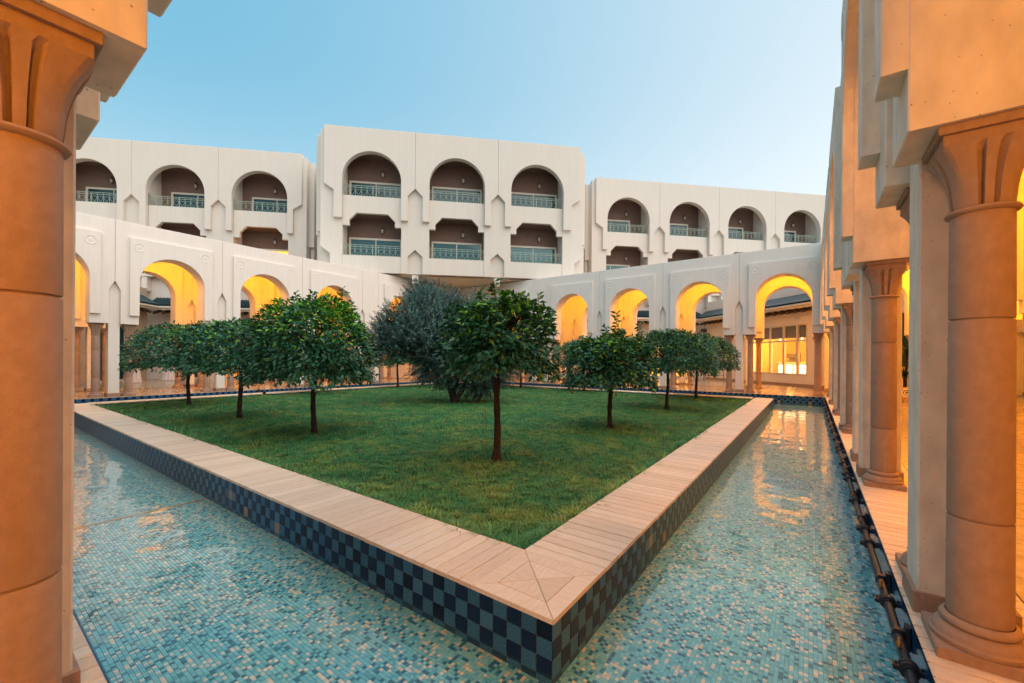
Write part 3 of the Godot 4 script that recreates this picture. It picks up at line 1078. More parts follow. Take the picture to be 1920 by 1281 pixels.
func garden() -> void:
	var pitch := 0.1262
	# ---- the two near planter walls with their slabs
	var sx := slab_mesh(CW + 0.012, 0.032, pitch - 0.010, 0.004)      # long side along x: right wall
	var sz := slab_mesh(pitch - 0.005, 0.032, CW + 0.012, 0.003)
	var right := thing("planter_wall", "low tiled planter wall beside the right water channel, topped with pale slabs", "planter wall", Vector3.ZERO)
	var left := thing("planter_wall", "low tiled planter wall beside the left water channel, topped with pale slabs", "planter wall", Vector3.ZERO)
	put(right, "wall_core", boxmesh(Vector3(GX1 - CW + 0.01, -0.62, GZ0 + 0.02), Vector3(GX1 - 0.018, -0.033, GZ1 - CW)), M.grout)
	put(left, "wall_core", boxmesh(Vector3(GX0 + 0.02, -0.62, GZ1 - CW + 0.01), Vector3(GX1 - 0.018, -0.033, GZ1 - 0.018)), M.grout)
	var n := int((GZ1 - CW - GZ0) / pitch)
	for k in n:
		var o := put(right, "coping_slab", sx, M.plank_x[rng.randi() % 4], Vector3(GX1 - CW / 2 + rng.randf_range(-0.002, 0.002), rng.randf_range(-0.0012, 0.0012), GZ1 - CW - pitch * (k + 0.5)))
		o.rotation.y = PI if rng.randf() < 0.5 else 0.0
	n = int((GX1 - CW - GX0) / pitch)
	for k in n:
		var o := put(left, "coping_slab", sz, M.plank_z[rng.randi() % 4], Vector3(GX1 - CW - pitch * (k + 0.5), rng.randf_range(-0.0012, 0.0012), GZ1 - CW / 2 + rng.randf_range(-0.002, 0.002)))
		o.rotation.y = PI if rng.randf() < 0.5 else 0.0
	# corner square: four inner triangles inside four trapezoids
	var cx := GX1 - CW / 2
	var cz := GZ1 - CW / 2
	var h := CW / 2 + 0.006
	var hi := h * 0.60
	var q := [Vector2(-1, -1), Vector2(1, -1), Vector2(1, 1), Vector2(-1, 1)]
	for k in 4:
		var a: Vector2 = q[k]
		var b: Vector2 = q[(k + 1) % 4]
		for ring in 2:
			var poly := PackedVector2Array([Vector2.ZERO, a * hi, b * hi]) if ring == 0 else PackedVector2Array([a * hi, a * h, b * h, b * hi])
			var m := MB.new()
			m.xf = Transform3D(Basis(Vector3.RIGHT, -PI / 2), Vector3(cx, 0, cz))
			m.prism(m.inset(poly, 0.0018), -0.032, 0.0, 0.002, 0.0)
			put(right, "corner_slab", m.mesh(), M.plank_x[(k + ring) % 4] if k % 2 else M.plank_z[(k + ring * 2) % 4])
	checker(right, Vector3(GX1 - 0.016, 0, GZ1 - 0.012), Vector3(0, 0, -1), Vector3(1, 0, 0), GZ1 - GZ0, 300, 0)
	checker(left, Vector3(GX1 - 0.012, 0, GZ1 - 0.016), Vector3(-1, 0, 0), Vector3(0, 0, 1), GX1 - GX0, 300, 1)
	# ---- the two far planter walls, seen edge-on
	for f in 2:
		var t := thing("planter_wall", "planter wall along the far left edge of the lawn" if f == 0 else "planter wall along the far right edge of the lawn", "planter wall")
		var m := MB.new()
		if f == 0:
			m.box(Vector3(GX0 + 0.018, -0.62, GZ0), Vector3(GX0 + CW, -0.036, GZ1 - CW))
		else:
			m.box(Vector3(GX0 + CW + 0.01, -0.62, GZ0 + 0.018), Vector3(GX1 - CW, -0.036, GZ0 + CW))
		put(t, "wall_core", m.mesh(), M.tile_edge)
		m = MB.new()
		var cnt := int((18.4 - CW) / pitch)
		for k in cnt:
			var lo := GZ1 - CW - pitch * (k + 1) if f == 0 else GX0 + CW + pitch * k
			if f == 0:
				m.box(Vector3(GX0, -0.033, lo + 0.003), Vector3(GX0 + CW + 0.01, 0.0, lo + pitch - 0.003))
			elif lo + pitch < GX1 - CW:
				m.box(Vector3(lo + 0.003, -0.033, GZ0), Vector3(lo + pitch - 0.003, 0.0, GZ0 + CW + 0.01))
		put(t, "coping", m.mesh(), M.plank_x[0] if f == 0 else M.plank_z[0]).set_meta("kind", "stuff")
	# ---- lawn
	struct("lawn_soil", boxmesh(Vector3(GX0 + CW - 0.02, -0.6, GZ0 + CW - 0.02), Vector3(GX1 - CW + 0.02, -0.105, GZ1 - CW + 0.02)), M.soil)
	grass()
	# ---- pool floor, mosaic, water
	var fl := MB.new()
	for z in pool_zones(0.0):
		fl.box(Vector3(z[0], -0.66, z[1]), Vector3(z[2], -0.432, z[3]))
	struct("pool_floor", fl.mesh(), M.pool)
	mosaic()
	var wm := MB.new()
	for z in pool_zones(0.0):
		wm.quad(Vector3(z[0], WATER, z[3]), Vector3(z[2], WATER, z[3]), Vector3(z[2], WATER, z[1]), Vector3(z[0], WATER, z[1]))
	struct("water", wm.mesh(), M.water)
	# rusty joint across the left channel
	var j := put(self, "pool_joint", boxmesh(Vector3(-6.98, -0.43, GZ1 + 0.01), Vector3(-6.93, -0.418, PZN - 0.01)), M.rust)
	j.set_meta("kind", "structure")


func pool_zones(g: float) -> Array:
	return [[GX1 - 0.018, PZF, PXR, PZN], [PXL, GZ1 - 0.018, GX1 - 0.018, PZN], [PXL, PZF, GX0 + 0.018, GZ1 - 0.018], [GX0 + 0.018, PZF, GX1 - 0.018, GZ0 + 0.018]]


func mosaic() -> void:
	var p := 0.0262
	var places: Array[Transform3D] = []
	var tints := PackedColorArray()
	var f := FastNoiseLite.new()
	f.seed = 12
	f.frequency = 0.5
	var r := RandomNumberGenerator.new()
	r.seed = 99
	for zone in [[GX1 - 0.016, PZF, PXR, PZN], [-15.0, GZ1 - 0.016, GX1 - 0.016, PZN]]:
		var nx := int((zone[2] - zone[0]) / p)
		var nz := int((zone[3] - zone[1]) / p)
		for i in nx:
			for k in nz:
				var x: float = zone[0] + p * (i + 0.5)
				var z: float = zone[3] - p * (k + 0.5)
				if absf(x + 6.955) < 0.03 and z > GZ1:
					continue
				var e := 1.0
				if z < GZ1 + 0.3 or x < GX1 + 0.6:
					e = 1.0
				var k2 := r.randf()
				var s := r.randf_range(0.86, 1.12)
				var c: Color
				var old := clampf(1.0 - minf(absf(x - GX1), absf(z - GZ1)) / 0.55, 0.0, 1.0) if (x > GX1 - 0.05 or z > GZ1 - 0.05) else 0.0
				if k2 < 0.17:
					c = Color(0.006, 0.115, 0.185) if r.randf() < 0.65 else Color(0.02, 0.20, 0.27)
				elif k2 < 0.33:
					c = Color(0.70, 0.65, 0.54).lerp(Color(0.64, 0.53, 0.31), old)
				else:
					c = Color(0.165, 0.535, 0.60).lerp(Color(0.24, 0.46, 0.40), old * 0.75)
					if r.randf() < 0.3:
						c = c.lerp(Color(0.07, 0.38, 0.48), 0.7)
				c = Color(c.r * s, c.g * s, c.b * s)
				places.append(Transform3D(Basis(Vector3(r.randfn() * 0.01, 1, r.randfn() * 0.01).normalized(), 0.0) if false else Basis(), Vector3(x, -0.432 + r.randf_range(0.0, 0.0006), z)))
				tints.append(c)
	var tm := MB.new()
	tm.xf = Transform3D(Basis(Vector3.RIGHT, -PI / 2), Vector3.ZERO)
	var hp := (p - 0.0032) / 2
	tm.prism(PackedVector2Array([Vector2(-hp, -hp), Vector2(hp, -hp), Vector2(hp, hp), Vector2(-hp, hp)]), -0.001, 0.004, 0.0012, 0.0, 1)
	var mesh := tm.mesh()
	mesh.surface_set_material(0, M.mosaic)
	var mm := MultiMesh.new()
	mm.transform_format = MultiMesh.TRANSFORM_3D
	mm.use_colors = true
	mm.mesh = mesh
	mm.instance_count = places.size()
	for k in places.size():
		mm.set_instance_transform(k, places[k])
		mm.set_instance_color(k, tints[k])
	var o := MultiMeshInstance3D.new()
	o.name = "mosaic_tiles"
	o.multimesh = mm
	o.material_override = M.mosaic
	o.set_meta("kind", "stuff")
	tag(o, "small aqua, teal and cream mosaic tiles on the floor of the water channels", "mosaic")
	add_child(o)


func grass() -> void:
	var r := RandomNumberGenerator.new()
	r.seed = 5
	var b := MB.new()
	for k in 9:
		var a := TAU * k / 9 + r.randf()
		var d := Vector3(cos(a), 0, sin(a))
		var base := d * r.randf_range(0.0, 0.028)
		var h := r.randf_range(0.035, 0.075)
		var out := d * h * r.randf_range(0.3, 1.0)
		var x := Vector3(-d.z, 0, d.x) * 0.0023
		var mid := base + Vector3.UP * h * 0.65 + out * 0.4
		var tip := base + Vector3.UP * h * r.randf_range(0.75, 1.0) + out
		b.quad(base - x, base + x, mid + x * 0.8, mid - x * 0.8)
		b.tri(mid - x * 0.8, mid + x * 0.8, tip)
	var mesh := b.mesh()
	var f := FastNoiseLite.new()
	f.seed = 8
	f.frequency = 0.45
	f.fractal_octaves = 4
	var places: Array[Transform3D] = []
	var tints := PackedColorArray()
	var x0 := GX0 + CW; var x1 := GX1 - CW; var z0 := GZ0 + CW; var z1 := GZ1 - CW
	var cell := 0.5
	for i in int((x1 - x0) / cell) + 1:
		for k in int((z1 - z0) / cell) + 1:
			var cx := x1 - cell * i
			var cz := z1 - cell * k
			var dist := Vector2(cx, cz).length()
			var dens := 1150.0 if dist < 5.5 else (620.0 if dist < 9.0 else (330.0 if dist < 14.0 else 190.0))
			var cnt := int(dens * cell * cell)
			for u in cnt:
				var x := cx - r.randf() * cell
				var z := cz - r.randf() * cell
				if x < x0 or z < z0:
					continue
				var nz := f.get_noise_2d(x * 2.0, z * 2.0)
				var fine := f.get_noise_2d(x * 11.0, z * 11.0 + 50)
				var s := (0.75 + 0.35 * r.randf()) * (1.0 + (0.25 if dist > 9.0 else 0.0)) * (1.0 + 0.5 * fine)
				var edge := minf(minf(x1 - x, z1 - z), minf(x - x0, z - z0))
				if edge < 0.12 and r.randf() < 0.6:
					s *= 1.9
				places.append(Transform3D(Basis(Vector3.UP, r.randf() * TAU).scaled(Vector3(s * 1.15, s, s * 1.15)), Vector3(x, -0.107, z)))
				var t := r.randf_range(0.7, 1.3)
				var dry := clampf(0.04 + nz * 0.9 + fine * 0.5 + 0.45 * exp(-Vector2(x - x1, z - z1).length() / 2.4), 0.0, 1.0)
				var c := Color(0.047, 0.235, 0.072).lerp(Color(0.31, 0.40, 0.06), dry * 0.75)
				if r.randf() < 0.04 + 0.10 * dry:
					c = Color(0.28, 0.23, 0.08)
				tints.append(Color(c.r * t, c.g * t, c.b * t))
	var mm := MultiMesh.new()
	mm.transform_format = MultiMesh.TRANSFORM_3D
	mm.use_colors = true
	mm.mesh = mesh
	mm.instance_count = places.size()
	for k in places.size():
		mm.set_instance_transform(k, places[k])
		mm.set_instance_color(k, tints[k])
	var o := MultiMeshInstance3D.new()
	o.name = "lawn_grass"
	o.multimesh = mm
	o.material_override = M.grass
	o.set_meta("kind", "stuff")
	tag(o, "green lawn with yellowish patches inside the planter walls", "grass")
	add_child(o)


func paving() -> void:
	struct("terrain", boxmesh(Vector3(-400, -1.2, -400), Vector3(400, -0.68, 400)), M.dirt)
	# the floor of the passages and walks around the water
	var pieces := [[PXR + 0.012, -44.0, 40.0, 40.0], [-60.0, PZN + 0.012, PXR + 0.012, 40.0], [-60.0, -60.0, PXL - 0.012, PZN + 0.012], [PXL - 0.012, -60.0, PXR + 0.012, PZF - 0.012]]
	for k in 4:
		var p: Array = pieces[k]
		var names := ["right_walk", "near_walk", "left_walk", "far_walk"]
		var o := struct(names[k], boxmesh(Vector3(p[0], -0.68, p[1]), Vector3(p[2], -0.034 if k < 2 else -0.004, p[3])), M.marble)
		var pitch := 0.1262
		if k == 0:
			var sx := slab_mesh(0.64, 0.032, pitch - 0.010, 0.004)
			for j in int((PZN - PZF) / pitch):
				put(o, "edge_slab", sx, M.plank_x[rng.randi() % 4], Vector3(PXR + 0.32, rng.randf_range(-0.0012, 0.0012), -1.2 - pitch * (j + 0.5)))
			# marble slabs of the passage
			var w := 0.92
			var d := 0.46
			var sm := slab_mesh(w - 0.004, 0.03, d - 0.004, 0.002)
			for i in 4:
				for j in 56:
					put(o, "floor_slab", sm, M.marble if rng.randf() < 0.6 else M.marble_b, Vector3(PXR + 0.645 + w * (i + 0.5), -0.001 + rng.randf_range(-0.0006, 0.0006), 1.5 - d * (j + 0.5 * (i % 2))))
		elif k == 1:
			var sz := slab_mesh(pitch - 0.005, 0.032, 0.64, 0.003)
			for j in 160:
				put(o, "edge_slab", sz, M.plank_z[rng.randi() % 4], Vector3(0.3 - pitch * (j + 0.5), rng.randf_range(-0.0012, 0.0012), PZN + 0.33))
		elif k == 2:
			put(o, "drain_line", boxmesh(Vector3(-26.60, -0.01, -27.0), Vector3(-26.50, 0.002, -0.5)), M.iron)
		else:
			put(o, "drain_line", boxmesh(Vector3(-26.0, -0.01, -27.9), Vector3(4.0, 0.002, -27.8)), M.iron)
	# blue tiled outer faces of the channels
	var t := thing("channel_wall", "blue tiled outer face of the right water channel below the walk", "tile wall")
	put(t, "face", boxmesh(Vector3(PXR, -0.66, PZF), Vector3(PXR + 0.012, -0.004, PZN)), M.tile_edge)
	t = thing("channel_wall", "blue tiled outer face of the left water channel beside the near left column", "tile wall")
	put(t, "face", boxmesh(Vector3(PXL, -0.66, PZN), Vector3(PXR, -0.004, PZN + 0.012)), M.tile_edge)
	t = thing("channel_wall", "checkered blue tile band of the far channel below the right-hand rear arcade", "tile wall")
	put(t, "bed", boxmesh(Vector3(PXL, -0.66, PZF - 0.012), Vector3(PXR, -0.004, PZF)), M.grout)
	checker(t, Vector3(PXR - 0.01, 0.034, PZF), Vector3(-1, 0, 0), Vector3(0, 0, 1), PXR - PXL, 60)
	t = thing("channel_wall", "checkered blue tile band of the far channel below the left arcade", "tile wall")
	put(t, "bed", boxmesh(Vector3(PXL - 0.012, -0.66, PZF), Vector3(PXL, -0.004, PZN)), M.grout)
	checker(t, Vector3(PXL, 0.034, PZN), Vector3(0, 0, -1), Vector3(1, 0, 0), PZN - PZF, 40)


func water_pipe() -> void:
	var t := thing("water_pipe", "black water pipe with clamps along the right edge of the right channel", "pipe")
	var x := 0.452
	var y := -0.125
	var b := MB.new()
	b.tube(PackedVector3Array([Vector3(x, y, -1.0), Vector3(x, y, -12.0), Vector3(x, y, PZF + 0.05)]), PackedFloat32Array([0.026, 0.026, 0.026]), 14)
	put(t, "pipe_run", b.mesh(), M.pipe)
	var cl := MB.new()     # a two-bolt clamp round the pipe
	cl.xf = Transform3D(Basis(Vector3.RIGHT, PI / 2).scaled(Vector3(0.78, 0.78, 0.85)), Vector3.ZERO)
	cl.lathe(PackedVector2Array([Vector2(0.034, -0.045), Vector2(0.044, -0.045), Vector2(0.046, -0.03), Vector2(0.060, -0.028), Vector2(0.060, -0.006), Vector2(0.046, -0.004), Vector2(0.046, 0.004), Vector2(0.060, 0.006), Vector2(0.060, 0.028), Vector2(0.046, 0.03), Vector2(0.044, 0.045), Vector2(0.034, 0.045)]), 16)
	cl.xf = Transform3D(Basis().scaled(Vector3(0.78, 0.78, 0.85)), Vector3.ZERO)
	for s in [-1, 1]:
		cl.cbox(Vector3(s * 0.066 - 0.022, -0.018, -0.026), Vector3(s * 0.066 + 0.022, 0.018, 0.026), 0.004)
		cl.bar(Vector3(s * 0.07, -0.03, 0), Vector3(s * 0.07, 0.034, 0), 0.007)
	var clm := cl.mesh()
	var br := MB.new()     # a bracket to the wall with a small jet on the pipe
	br.cbox(Vector3(-0.02, -0.045, -0.02), Vector3(0.058, 0.045, 0.02), 0.004)
	br.cbox(Vector3(0.03, -0.075, -0.035), Vector3(0.056, 0.075, 0.035), 0.004)
	br.lathe(PackedVector2Array([Vector2(0.027, -0.02), Vector2(0.032, -0.02), Vector2(0.032, 0.02), Vector2(0.027, 0.02)]), 14)
	var brm := br.mesh()
	var nz := MB.new()
	nz.lathe(PackedVector2Array([Vector2(0.013, 0.0), Vector2(0.013, 0.03), Vector2(0.009, 0.034), Vector2(0.007, 0.05), Vector2(0.0, 0.05)]), 10, Vector3(-0.02, 0.025, 0))
	var nzm := nz.mesh()
	var z := -3.18
	var k := 0
	while z > PZF + 0.6:
		put(t, "clamp", clm, M.pipe, Vector3(x, y, z))
		put(t, "bracket", brm, M.pipe, Vector3(x, y, z - 0.36))
		put(t, "nozzle", nzm, M.brass, Vector3(x, y, z - 0.17))
		if k % 2 == 1:
			put(t, "clamp", clm, M.pipe, Vector3(x, y, z - 1.15))
		z -= [0.80, 1.55, 1.05, 1.45][k % 4]
		k += 1


func curtain_table(label: String, at: Vector3) -> void:
	var t := thing("draped_table", label, "table", at, "white draped standing tables")
	var b := MB.new()
	var seg := 72
	var pr := [[0.40, 0.02], [0.36, 0.35], [0.33, 0.75], [0.345, 1.08], [0.35, 1.10]]
	for j in pr.size() - 1:
		for s in seg:
			var a0 := TAU * s / seg; var a1 := TAU * (s + 1) / seg
			var w := [0.0, 0.0, 0.0, 0.0]
			var q := []
			for e in [[a0, j], [a1, j], [a1, j + 1], [a0, j + 1]]:
				var fold: float = (1.0 + 0.10 * sin(e[0] * 12) * (1.0 - pr[e[1]][1] / 1.1))
				var rr: float = pr[e[1]][0] * fold
				q.append(Vector3(cos(e[0]) * rr, pr[e[1]][1], -sin(e[0]) * rr))
			b.quad(q[0], q[1], q[2], q[3])
	b.lathe(PackedVector2Array([Vector2(0.35, 1.10), Vector2(0.0, 1.105)]), seg)
	put(t, "tablecloth", b.mesh(), M.cloth)


func chair(label: String, at: Vector3, turn: float) -> void:
	var t := thing("metal_chair", label, "chair", at, "metal chairs outside the restaurant")
	t.rotation.y = turn
	for s in [[-0.21, -0.21, 0.9], [0.21, -0.21, 0.9], [-0.23, 0.21, 0.64], [0.23, 0.21, 0.64]]:
		var b := MB.new()
		b.bar(Vector3(s[0] * 1.1, 0, s[1] * 1.15), Vector3(s[0], s[2], s[1]), 0.016)
		put(t, "leg", b.mesh(), M.steel)
	var b := MB.new()
	b.cbox(Vector3(-0.23, 0.43, -0.22), Vector3(0.23, 0.465, 0.22), 0.01)
	put(t, "seat", b.mesh(), M.steel)
	b = MB.new()
	b.bar(Vector3(-0.21, 0.88, -0.21), Vector3(0.21, 0.88, -0.21), 0.016)
	b.bar(Vector3(-0.21, 0.68, -0.21), Vector3(0.21, 0.68, -0.21), 0.012)
	put(t, "backrest", b.mesh(), M.steel)
	for s in [-1, 1]:
		b = MB.new()
		b.bar(Vector3(s * 0.23, 0.64, 0.21), Vector3(s * 0.21, 0.66, -0.21), 0.016)
		put(t, "armrest", b.mesh(), M.steel)


func yucca(at: Vector3) -> void:
	var r := RandomNumberGenerator.new()
	r.seed = 31
	var p := thing("planter_trough", "low planter faced with patterned white, red and blue tiles in the right passage", "planter", at)
	put(p, "trough", boxmesh(Vector3(-0.9, 0.0, -0.45), Vector3(0.9, 0.55, 0.45)), M.clay)
	put(p, "base_course", boxmesh(Vector3(-0.95, 0.0, -0.5), Vector3(0.95, 0.13, 0.5)), M.stone_b)
	for k in 5:
		var m := MB.new()
		m.cbox(Vector3(-0.17, -0.17, 0.0), Vector3(0.17, 0.17, 0.012), 0.003)
		var tile := put(p, "patterned_tile", m.mesh(), M.cloth, Vector3(-0.72 + 0.36 * k, 0.34, 0.45))
		m = MB.new()
		m.xf = Transform3D(Basis(Vector3.RIGHT, PI / 2), Vector3(0, 0, 0.012))
		m.lathe(PackedVector2Array([Vector2(0.11, 0.0), Vector2(0.11, 0.004), Vector2(0.085, 0.004), Vector2(0.085, 0.0)]), 20)
		m.lathe(PackedVector2Array([Vector2(0.05, 0.0), Vector2(0.05, 0.004), Vector2(0.0, 0.004)]), 4)
		put(tile, "ring_pattern", m.mesh(), M.ink)
		m = MB.new()
		for s in [[-1, -1], [1, -1], [1, 1], [-1, 1]]:
			m.xf = Transform3D(Basis(Vector3(0, 0, 1), PI / 4), Vector3(s[0] * 0.14, s[1] * 0.14, 0.012))
			m.box(Vector3(-0.022, -0.022, 0), Vector3(0.022, 0.022, 0.004))
		put(tile, "corner_pattern", m.mesh(), M.red)
	var t := thing("yucca_plant", "spiky dark green yucca growing in the tiled planter", "plant", at + Vector3(0, 0.5, 0))
	var b := MB.new()
	var heads := [Vector3(0.05, 1.35, 0), Vector3(-0.35, 0.75, 0.1), Vector3(0.4, 0.65, 0.05), Vector3(-0.05, 0.45, 0.2), Vector3(0.65, 1.0, -0.1)]
	for h in heads:
		b.tube(PackedVector3Array([Vector3(h.x * 0.4, 0, h.z), h]), PackedFloat32Array([0.05, 0.035]), 8)
	put(t, "stems", b.mesh(), M.bark)
	b = MB.new()
	b.colored = true
	for h in heads:
		for k in 60:
			var a := k * 2.4
			var e := lerpf(1.35, -0.45, k / 60.0)
			var d := Vector3(cos(a) * cos(e), sin(e), sin(a) * cos(e))
			var l := r.randf_range(0.42, 0.62)
			var s := r.randf_range(0.7, 1.4)
			b.col = Color(0.018 * s, 0.055 * s, 0.025 * s)
			var x := d.cross(Vector3(0.2, 1, 0.1)).normalized() * 0.022
			var mid: Vector3 = h + d * l * 0.5 + Vector3.UP * 0.02
			b.quad(h - x * 0.7, h + x * 0.7, mid + x, mid - x)
			b.tri(mid - x, mid + x, h + d * l + Vector3.DOWN * 0.04)
	put(t, "leaves", b.mesh(), M.leaf)


func restaurant() -> void:
	var e := 0.70710678
	# --- right wing: its wall faces the courtyard along the diagonal plane x - z = 30.4
	var t := thing("restaurant_wing", "restaurant wall with tall lit windows and teal tiled eave behind the right rear arcade", "building")
	t.transform = Transform3D(Basis(Vector3(e, 0, e), Vector3.UP, Vector3(-e, 0, e)), Vector3(15.2, 0, -15.2))
	var s0 := -31.6
	var s1 := -19.6
	var w0 := -26.4
	var w1 := -21.78
	var m := MB.new()
	m.box(Vector3(s0, 0, -0.3), Vector3(w0, 6.4, 0)); m.box(Vector3(w1, 0, -0.3), Vector3(s1, 6.4, 0))
	m.box(Vector3(w0, 0, -0.3), Vector3(w1, 0.68, 0)); m.box(Vector3(w0, 3.88, -0.3), Vector3(w1, 6.4, 0))
	put(t, "wall", m.mesh(), M.plaster)
	m = MB.new()
	m.box(Vector3(s0, 0.0, 0.002), Vector3(s1, 0.16, 0.03))
	put(t, "skirting", m.mesh(), M.stone_b)
	var cuts := [w0, -25.6, -24.66, -23.55, -22.5, w1]
	for k in cuts.size() - 1:
		var a: float = cuts[k] + 0.07
		var b: float = cuts[k + 1] - 0.07
		m = MB.new()
		m.box(Vector3(a - 0.07, 0.68, -0.12), Vector3(a, 3.88, 0.02)); m.box(Vector3(b, 0.68, -0.12), Vector3(b + 0.07, 3.88, 0.02))
		m.box(Vector3(a, 0.68, -0.12), Vector3(b, 0.80, 0.03)); m.box(Vector3(a, 3.78, -0.12), Vector3(b, 3.88, 0.02)); m.box(Vector3(a, 2.78, -0.12), Vector3(b, 2.88, 0.02))
		var f := put(t, "window", m.mesh(), M.frame)
		m = MB.new()
		m.box(Vector3(a, 0.80, -0.06), Vector3(b, 2.78, -0.05)); m.box(Vector3(a, 2.88, -0.06), Vector3(b, 3.78, -0.05))
		put(f, "pane", m.mesh(), M.clear_glass)
		m = MB.new()
		m.box(Vector3(a, 3.02, -0.11), Vector3(b, 3.78, -0.09))
		put(f, "roller_blind", m.mesh(), M.wood)
	m = MB.new()     # the room behind the windows
	m.box(Vector3(w0 - 1.5, -0.003, -5.0), Vector3(w1 + 1.5, 0.12, -0.31))
	m.box(Vector3(w0 - 1.5, 4.1, -5.0), Vector3(w1 + 1.5, 4.3, -0.31))
	m.box(Vector3(w0 - 1.7, 0.0, -5.2), Vector3(w0 - 1.51, 4.3, -0.31)); m.box(Vector3(w1 + 1.51, 0.0, -5.2), Vector3(w1 + 1.7, 4.3, -0.31))
	m.box(Vector3(w0 - 1.5, 0.0, -5.2), Vector3(w1 + 1.5, 4.3, -5.01))
	put(t, "interior_walls", m.mesh(), M.orange_wall)
	eave(t, s0, s1, 0.0)
	m = MB.new()
	m.box(Vector3(s0, 5.6, -8.0), Vector3(s1, 6.2, -0.3))
	put(t, "flat_roof", m.mesh(), M.plaster)
	var cnt := thing("bar_counter", "white glowing bar counter inside the lit restaurant window", "counter")
	cnt.transform = t.transform * Transform3D(Basis(), Vector3(-24.0, 0.12, -2.6))
	put(cnt, "counter_body", boxmesh(Vector3(-2.6, 0, -0.3), Vector3(2.0, 1.30, 0.25)), M.frame)
	put(cnt, "counter_top", boxmesh(Vector3(-2.7, 1.302, -0.4), Vector3(2.1, 1.38, 0.36)), M.frame)
	for k in 3:
		put(cnt, "light_panel", boxmesh(Vector3(-2.5 + 1.32 * k, 0.12, 0.252), Vector3(-1.38 + 1.32 * k, 1.16, 0.29)), M.panel_glow)
	var al := AreaLight3D.new()
	al.name = "panel_light"
	al.area_size = Vector2(4.0, 1.0)
	al.light_color = Color(1.0, 0.92, 0.7)
	al.light_energy = 1.2
	al.shadow_enabled = true
	al.position = Vector3(-0.5, 0.65, 0.34)
	al.rotation.y = PI
	cnt.add_child(al)
	var cm := thing("coffee_machine", "dark coffee machine on the bar counter", "coffee machine")
	cm.transform = cnt.transform * Transform3D(Basis(), Vector3(-1.55, 1.38, 0.0))
	var b := MB.new()
	b.cbox(Vector3(-0.4, 0.0, -0.25), Vector3(0.4, 0.1, 0.25), 0.02); b.cbox(Vector3(-0.4, 0.3, -0.25), Vector3(0.4, 0.62, 0.2), 0.03); b.cbox(Vector3(-0.38, 0.1, -0.25), Vector3(0.38, 0.3, -0.02), 0.01)
	put(cm, "body", b.mesh(), M.iron)
	b = MB.new()
	for k in 3:
		b.lathe(PackedVector2Array([Vector2(0.04, 0.22), Vector2(0.05, 0.24), Vector2(0.05, 0.3)]), 10, Vector3(-0.25 + 0.25 * k, 0, 0.1))
	put(cm, "brew_heads", b.mesh(), M.steel)
	for k in 5:
		var sp := thing("spotlight", ["first", "second", "third", "fourth", "fifth"][k] + " small ceiling spotlight from the left inside the restaurant window", "spotlight", t.transform * Vector3(-25.6 + 0.9 * k, 3.05 - 0.08 * (k % 2), -1.6 - 0.5 * (k % 2)), "spotlights in the restaurant")
		b = MB.new()
		b.ball(Vector3.ZERO, 0.05)
		put(sp, "bulb", b.mesh(), M.spot_glow)
		b = MB.new()
		b.bar(Vector3(0, 0.05, 0), Vector3(0, 1.0, 0), 0.012)
		put(sp, "rod", b.mesh(), M.steel)
	for k in 2:
		var l := OmniLight3D.new()
		l.name = "room_light"
		l.light_color = Color(1.0, 0.72, 0.30)
		l.light_energy = 9.0
		l.light_size = 0.05
		l.omni_range = 20.0
		l.omni_attenuation = 2.0
		l.shadow_enabled = true
		add_child(l)
		l.position = t.transform * Vector3(-25.6 + 2.7 * k, 2.9, -2.0)
	# --- eaves along the hotel wall to the left of it, and the mirrored pair behind the left arcade
	var u := thing("restaurant_eave", "teal tiled eave along the hotel wall behind the right rear arcade", "eave")
	u.transform = Transform3D(Basis(Vector3(e, 0, -e), Vector3.UP, Vector3(e, 0, e)), Vector3(-22.3, 0, -22.3))
	eave(u, 11.0, 21.2, -0.55)
	for k in 4:
		m = MB.new()
		var x := 12.4 + 2.2 * k
		m.box(Vector3(x, 0.0, -0.81), Vector3(x + 1.5, 3.6, -0.76))
		var f := put(u, "lit_window", m.mesh(), M.frame)
		m = MB.new()
		m.box(Vector3(x + 0.1, 0.25, -0.765), Vector3(x + 1.4, 3.5, -0.745))
		put(f, "pane", m.mesh(), M.lit_pane if k > 1 else M.warm_pane)
	var v := thing("restaurant_wing", "restaurant wall with glass doors and teal tiled eave behind the left arcade", "building")
	v.transform = Transform3D(Basis(Vector3(-e, 0, -e), Vector3.UP, Vector3(e, 0, -e)), Vector3(-14.25, 0, 14.25))
	m = MB.new()
	m.box(Vector3(19.0, 0.0, -0.4), Vector3(31.6, 6.2, 0.0))
	m.box(Vector3(19.0, 5.6, -8.0), Vector3(31.6, 6.2, -0.4))
	put(v, "wall", m.mesh(), M.plaster_eave_shade)
	eave(v, 19.0, 31.4, 0.0)
	for k in 3:
		var x := 20.6 + 3.4 * k
		m = MB.new()
		m.box(Vector3(x, 0.0, 0.002), Vector3(x + 2.2, 3.6, 0.05))
		var f := put(v, "glass_door", m.mesh(), M.frame)
		m = MB.new()
		m.box(Vector3(x + 0.12, 0.15, 0.052), Vector3(x + 2.08, 3.45, 0.06))
		put(f, "pane", m.mesh(), M.glass)
	var y := thing("restaurant_eave", "teal tiled eave along the hotel wall behind the left arcade", "eave")
	y.transform = Transform3D(Basis(Vector3(e, 0, -e), Vector3.UP, Vector3(e, 0, e)), Vector3(-22.3, 0, -22.3))
	eave(y, -19.9, -10.6, -0.55)
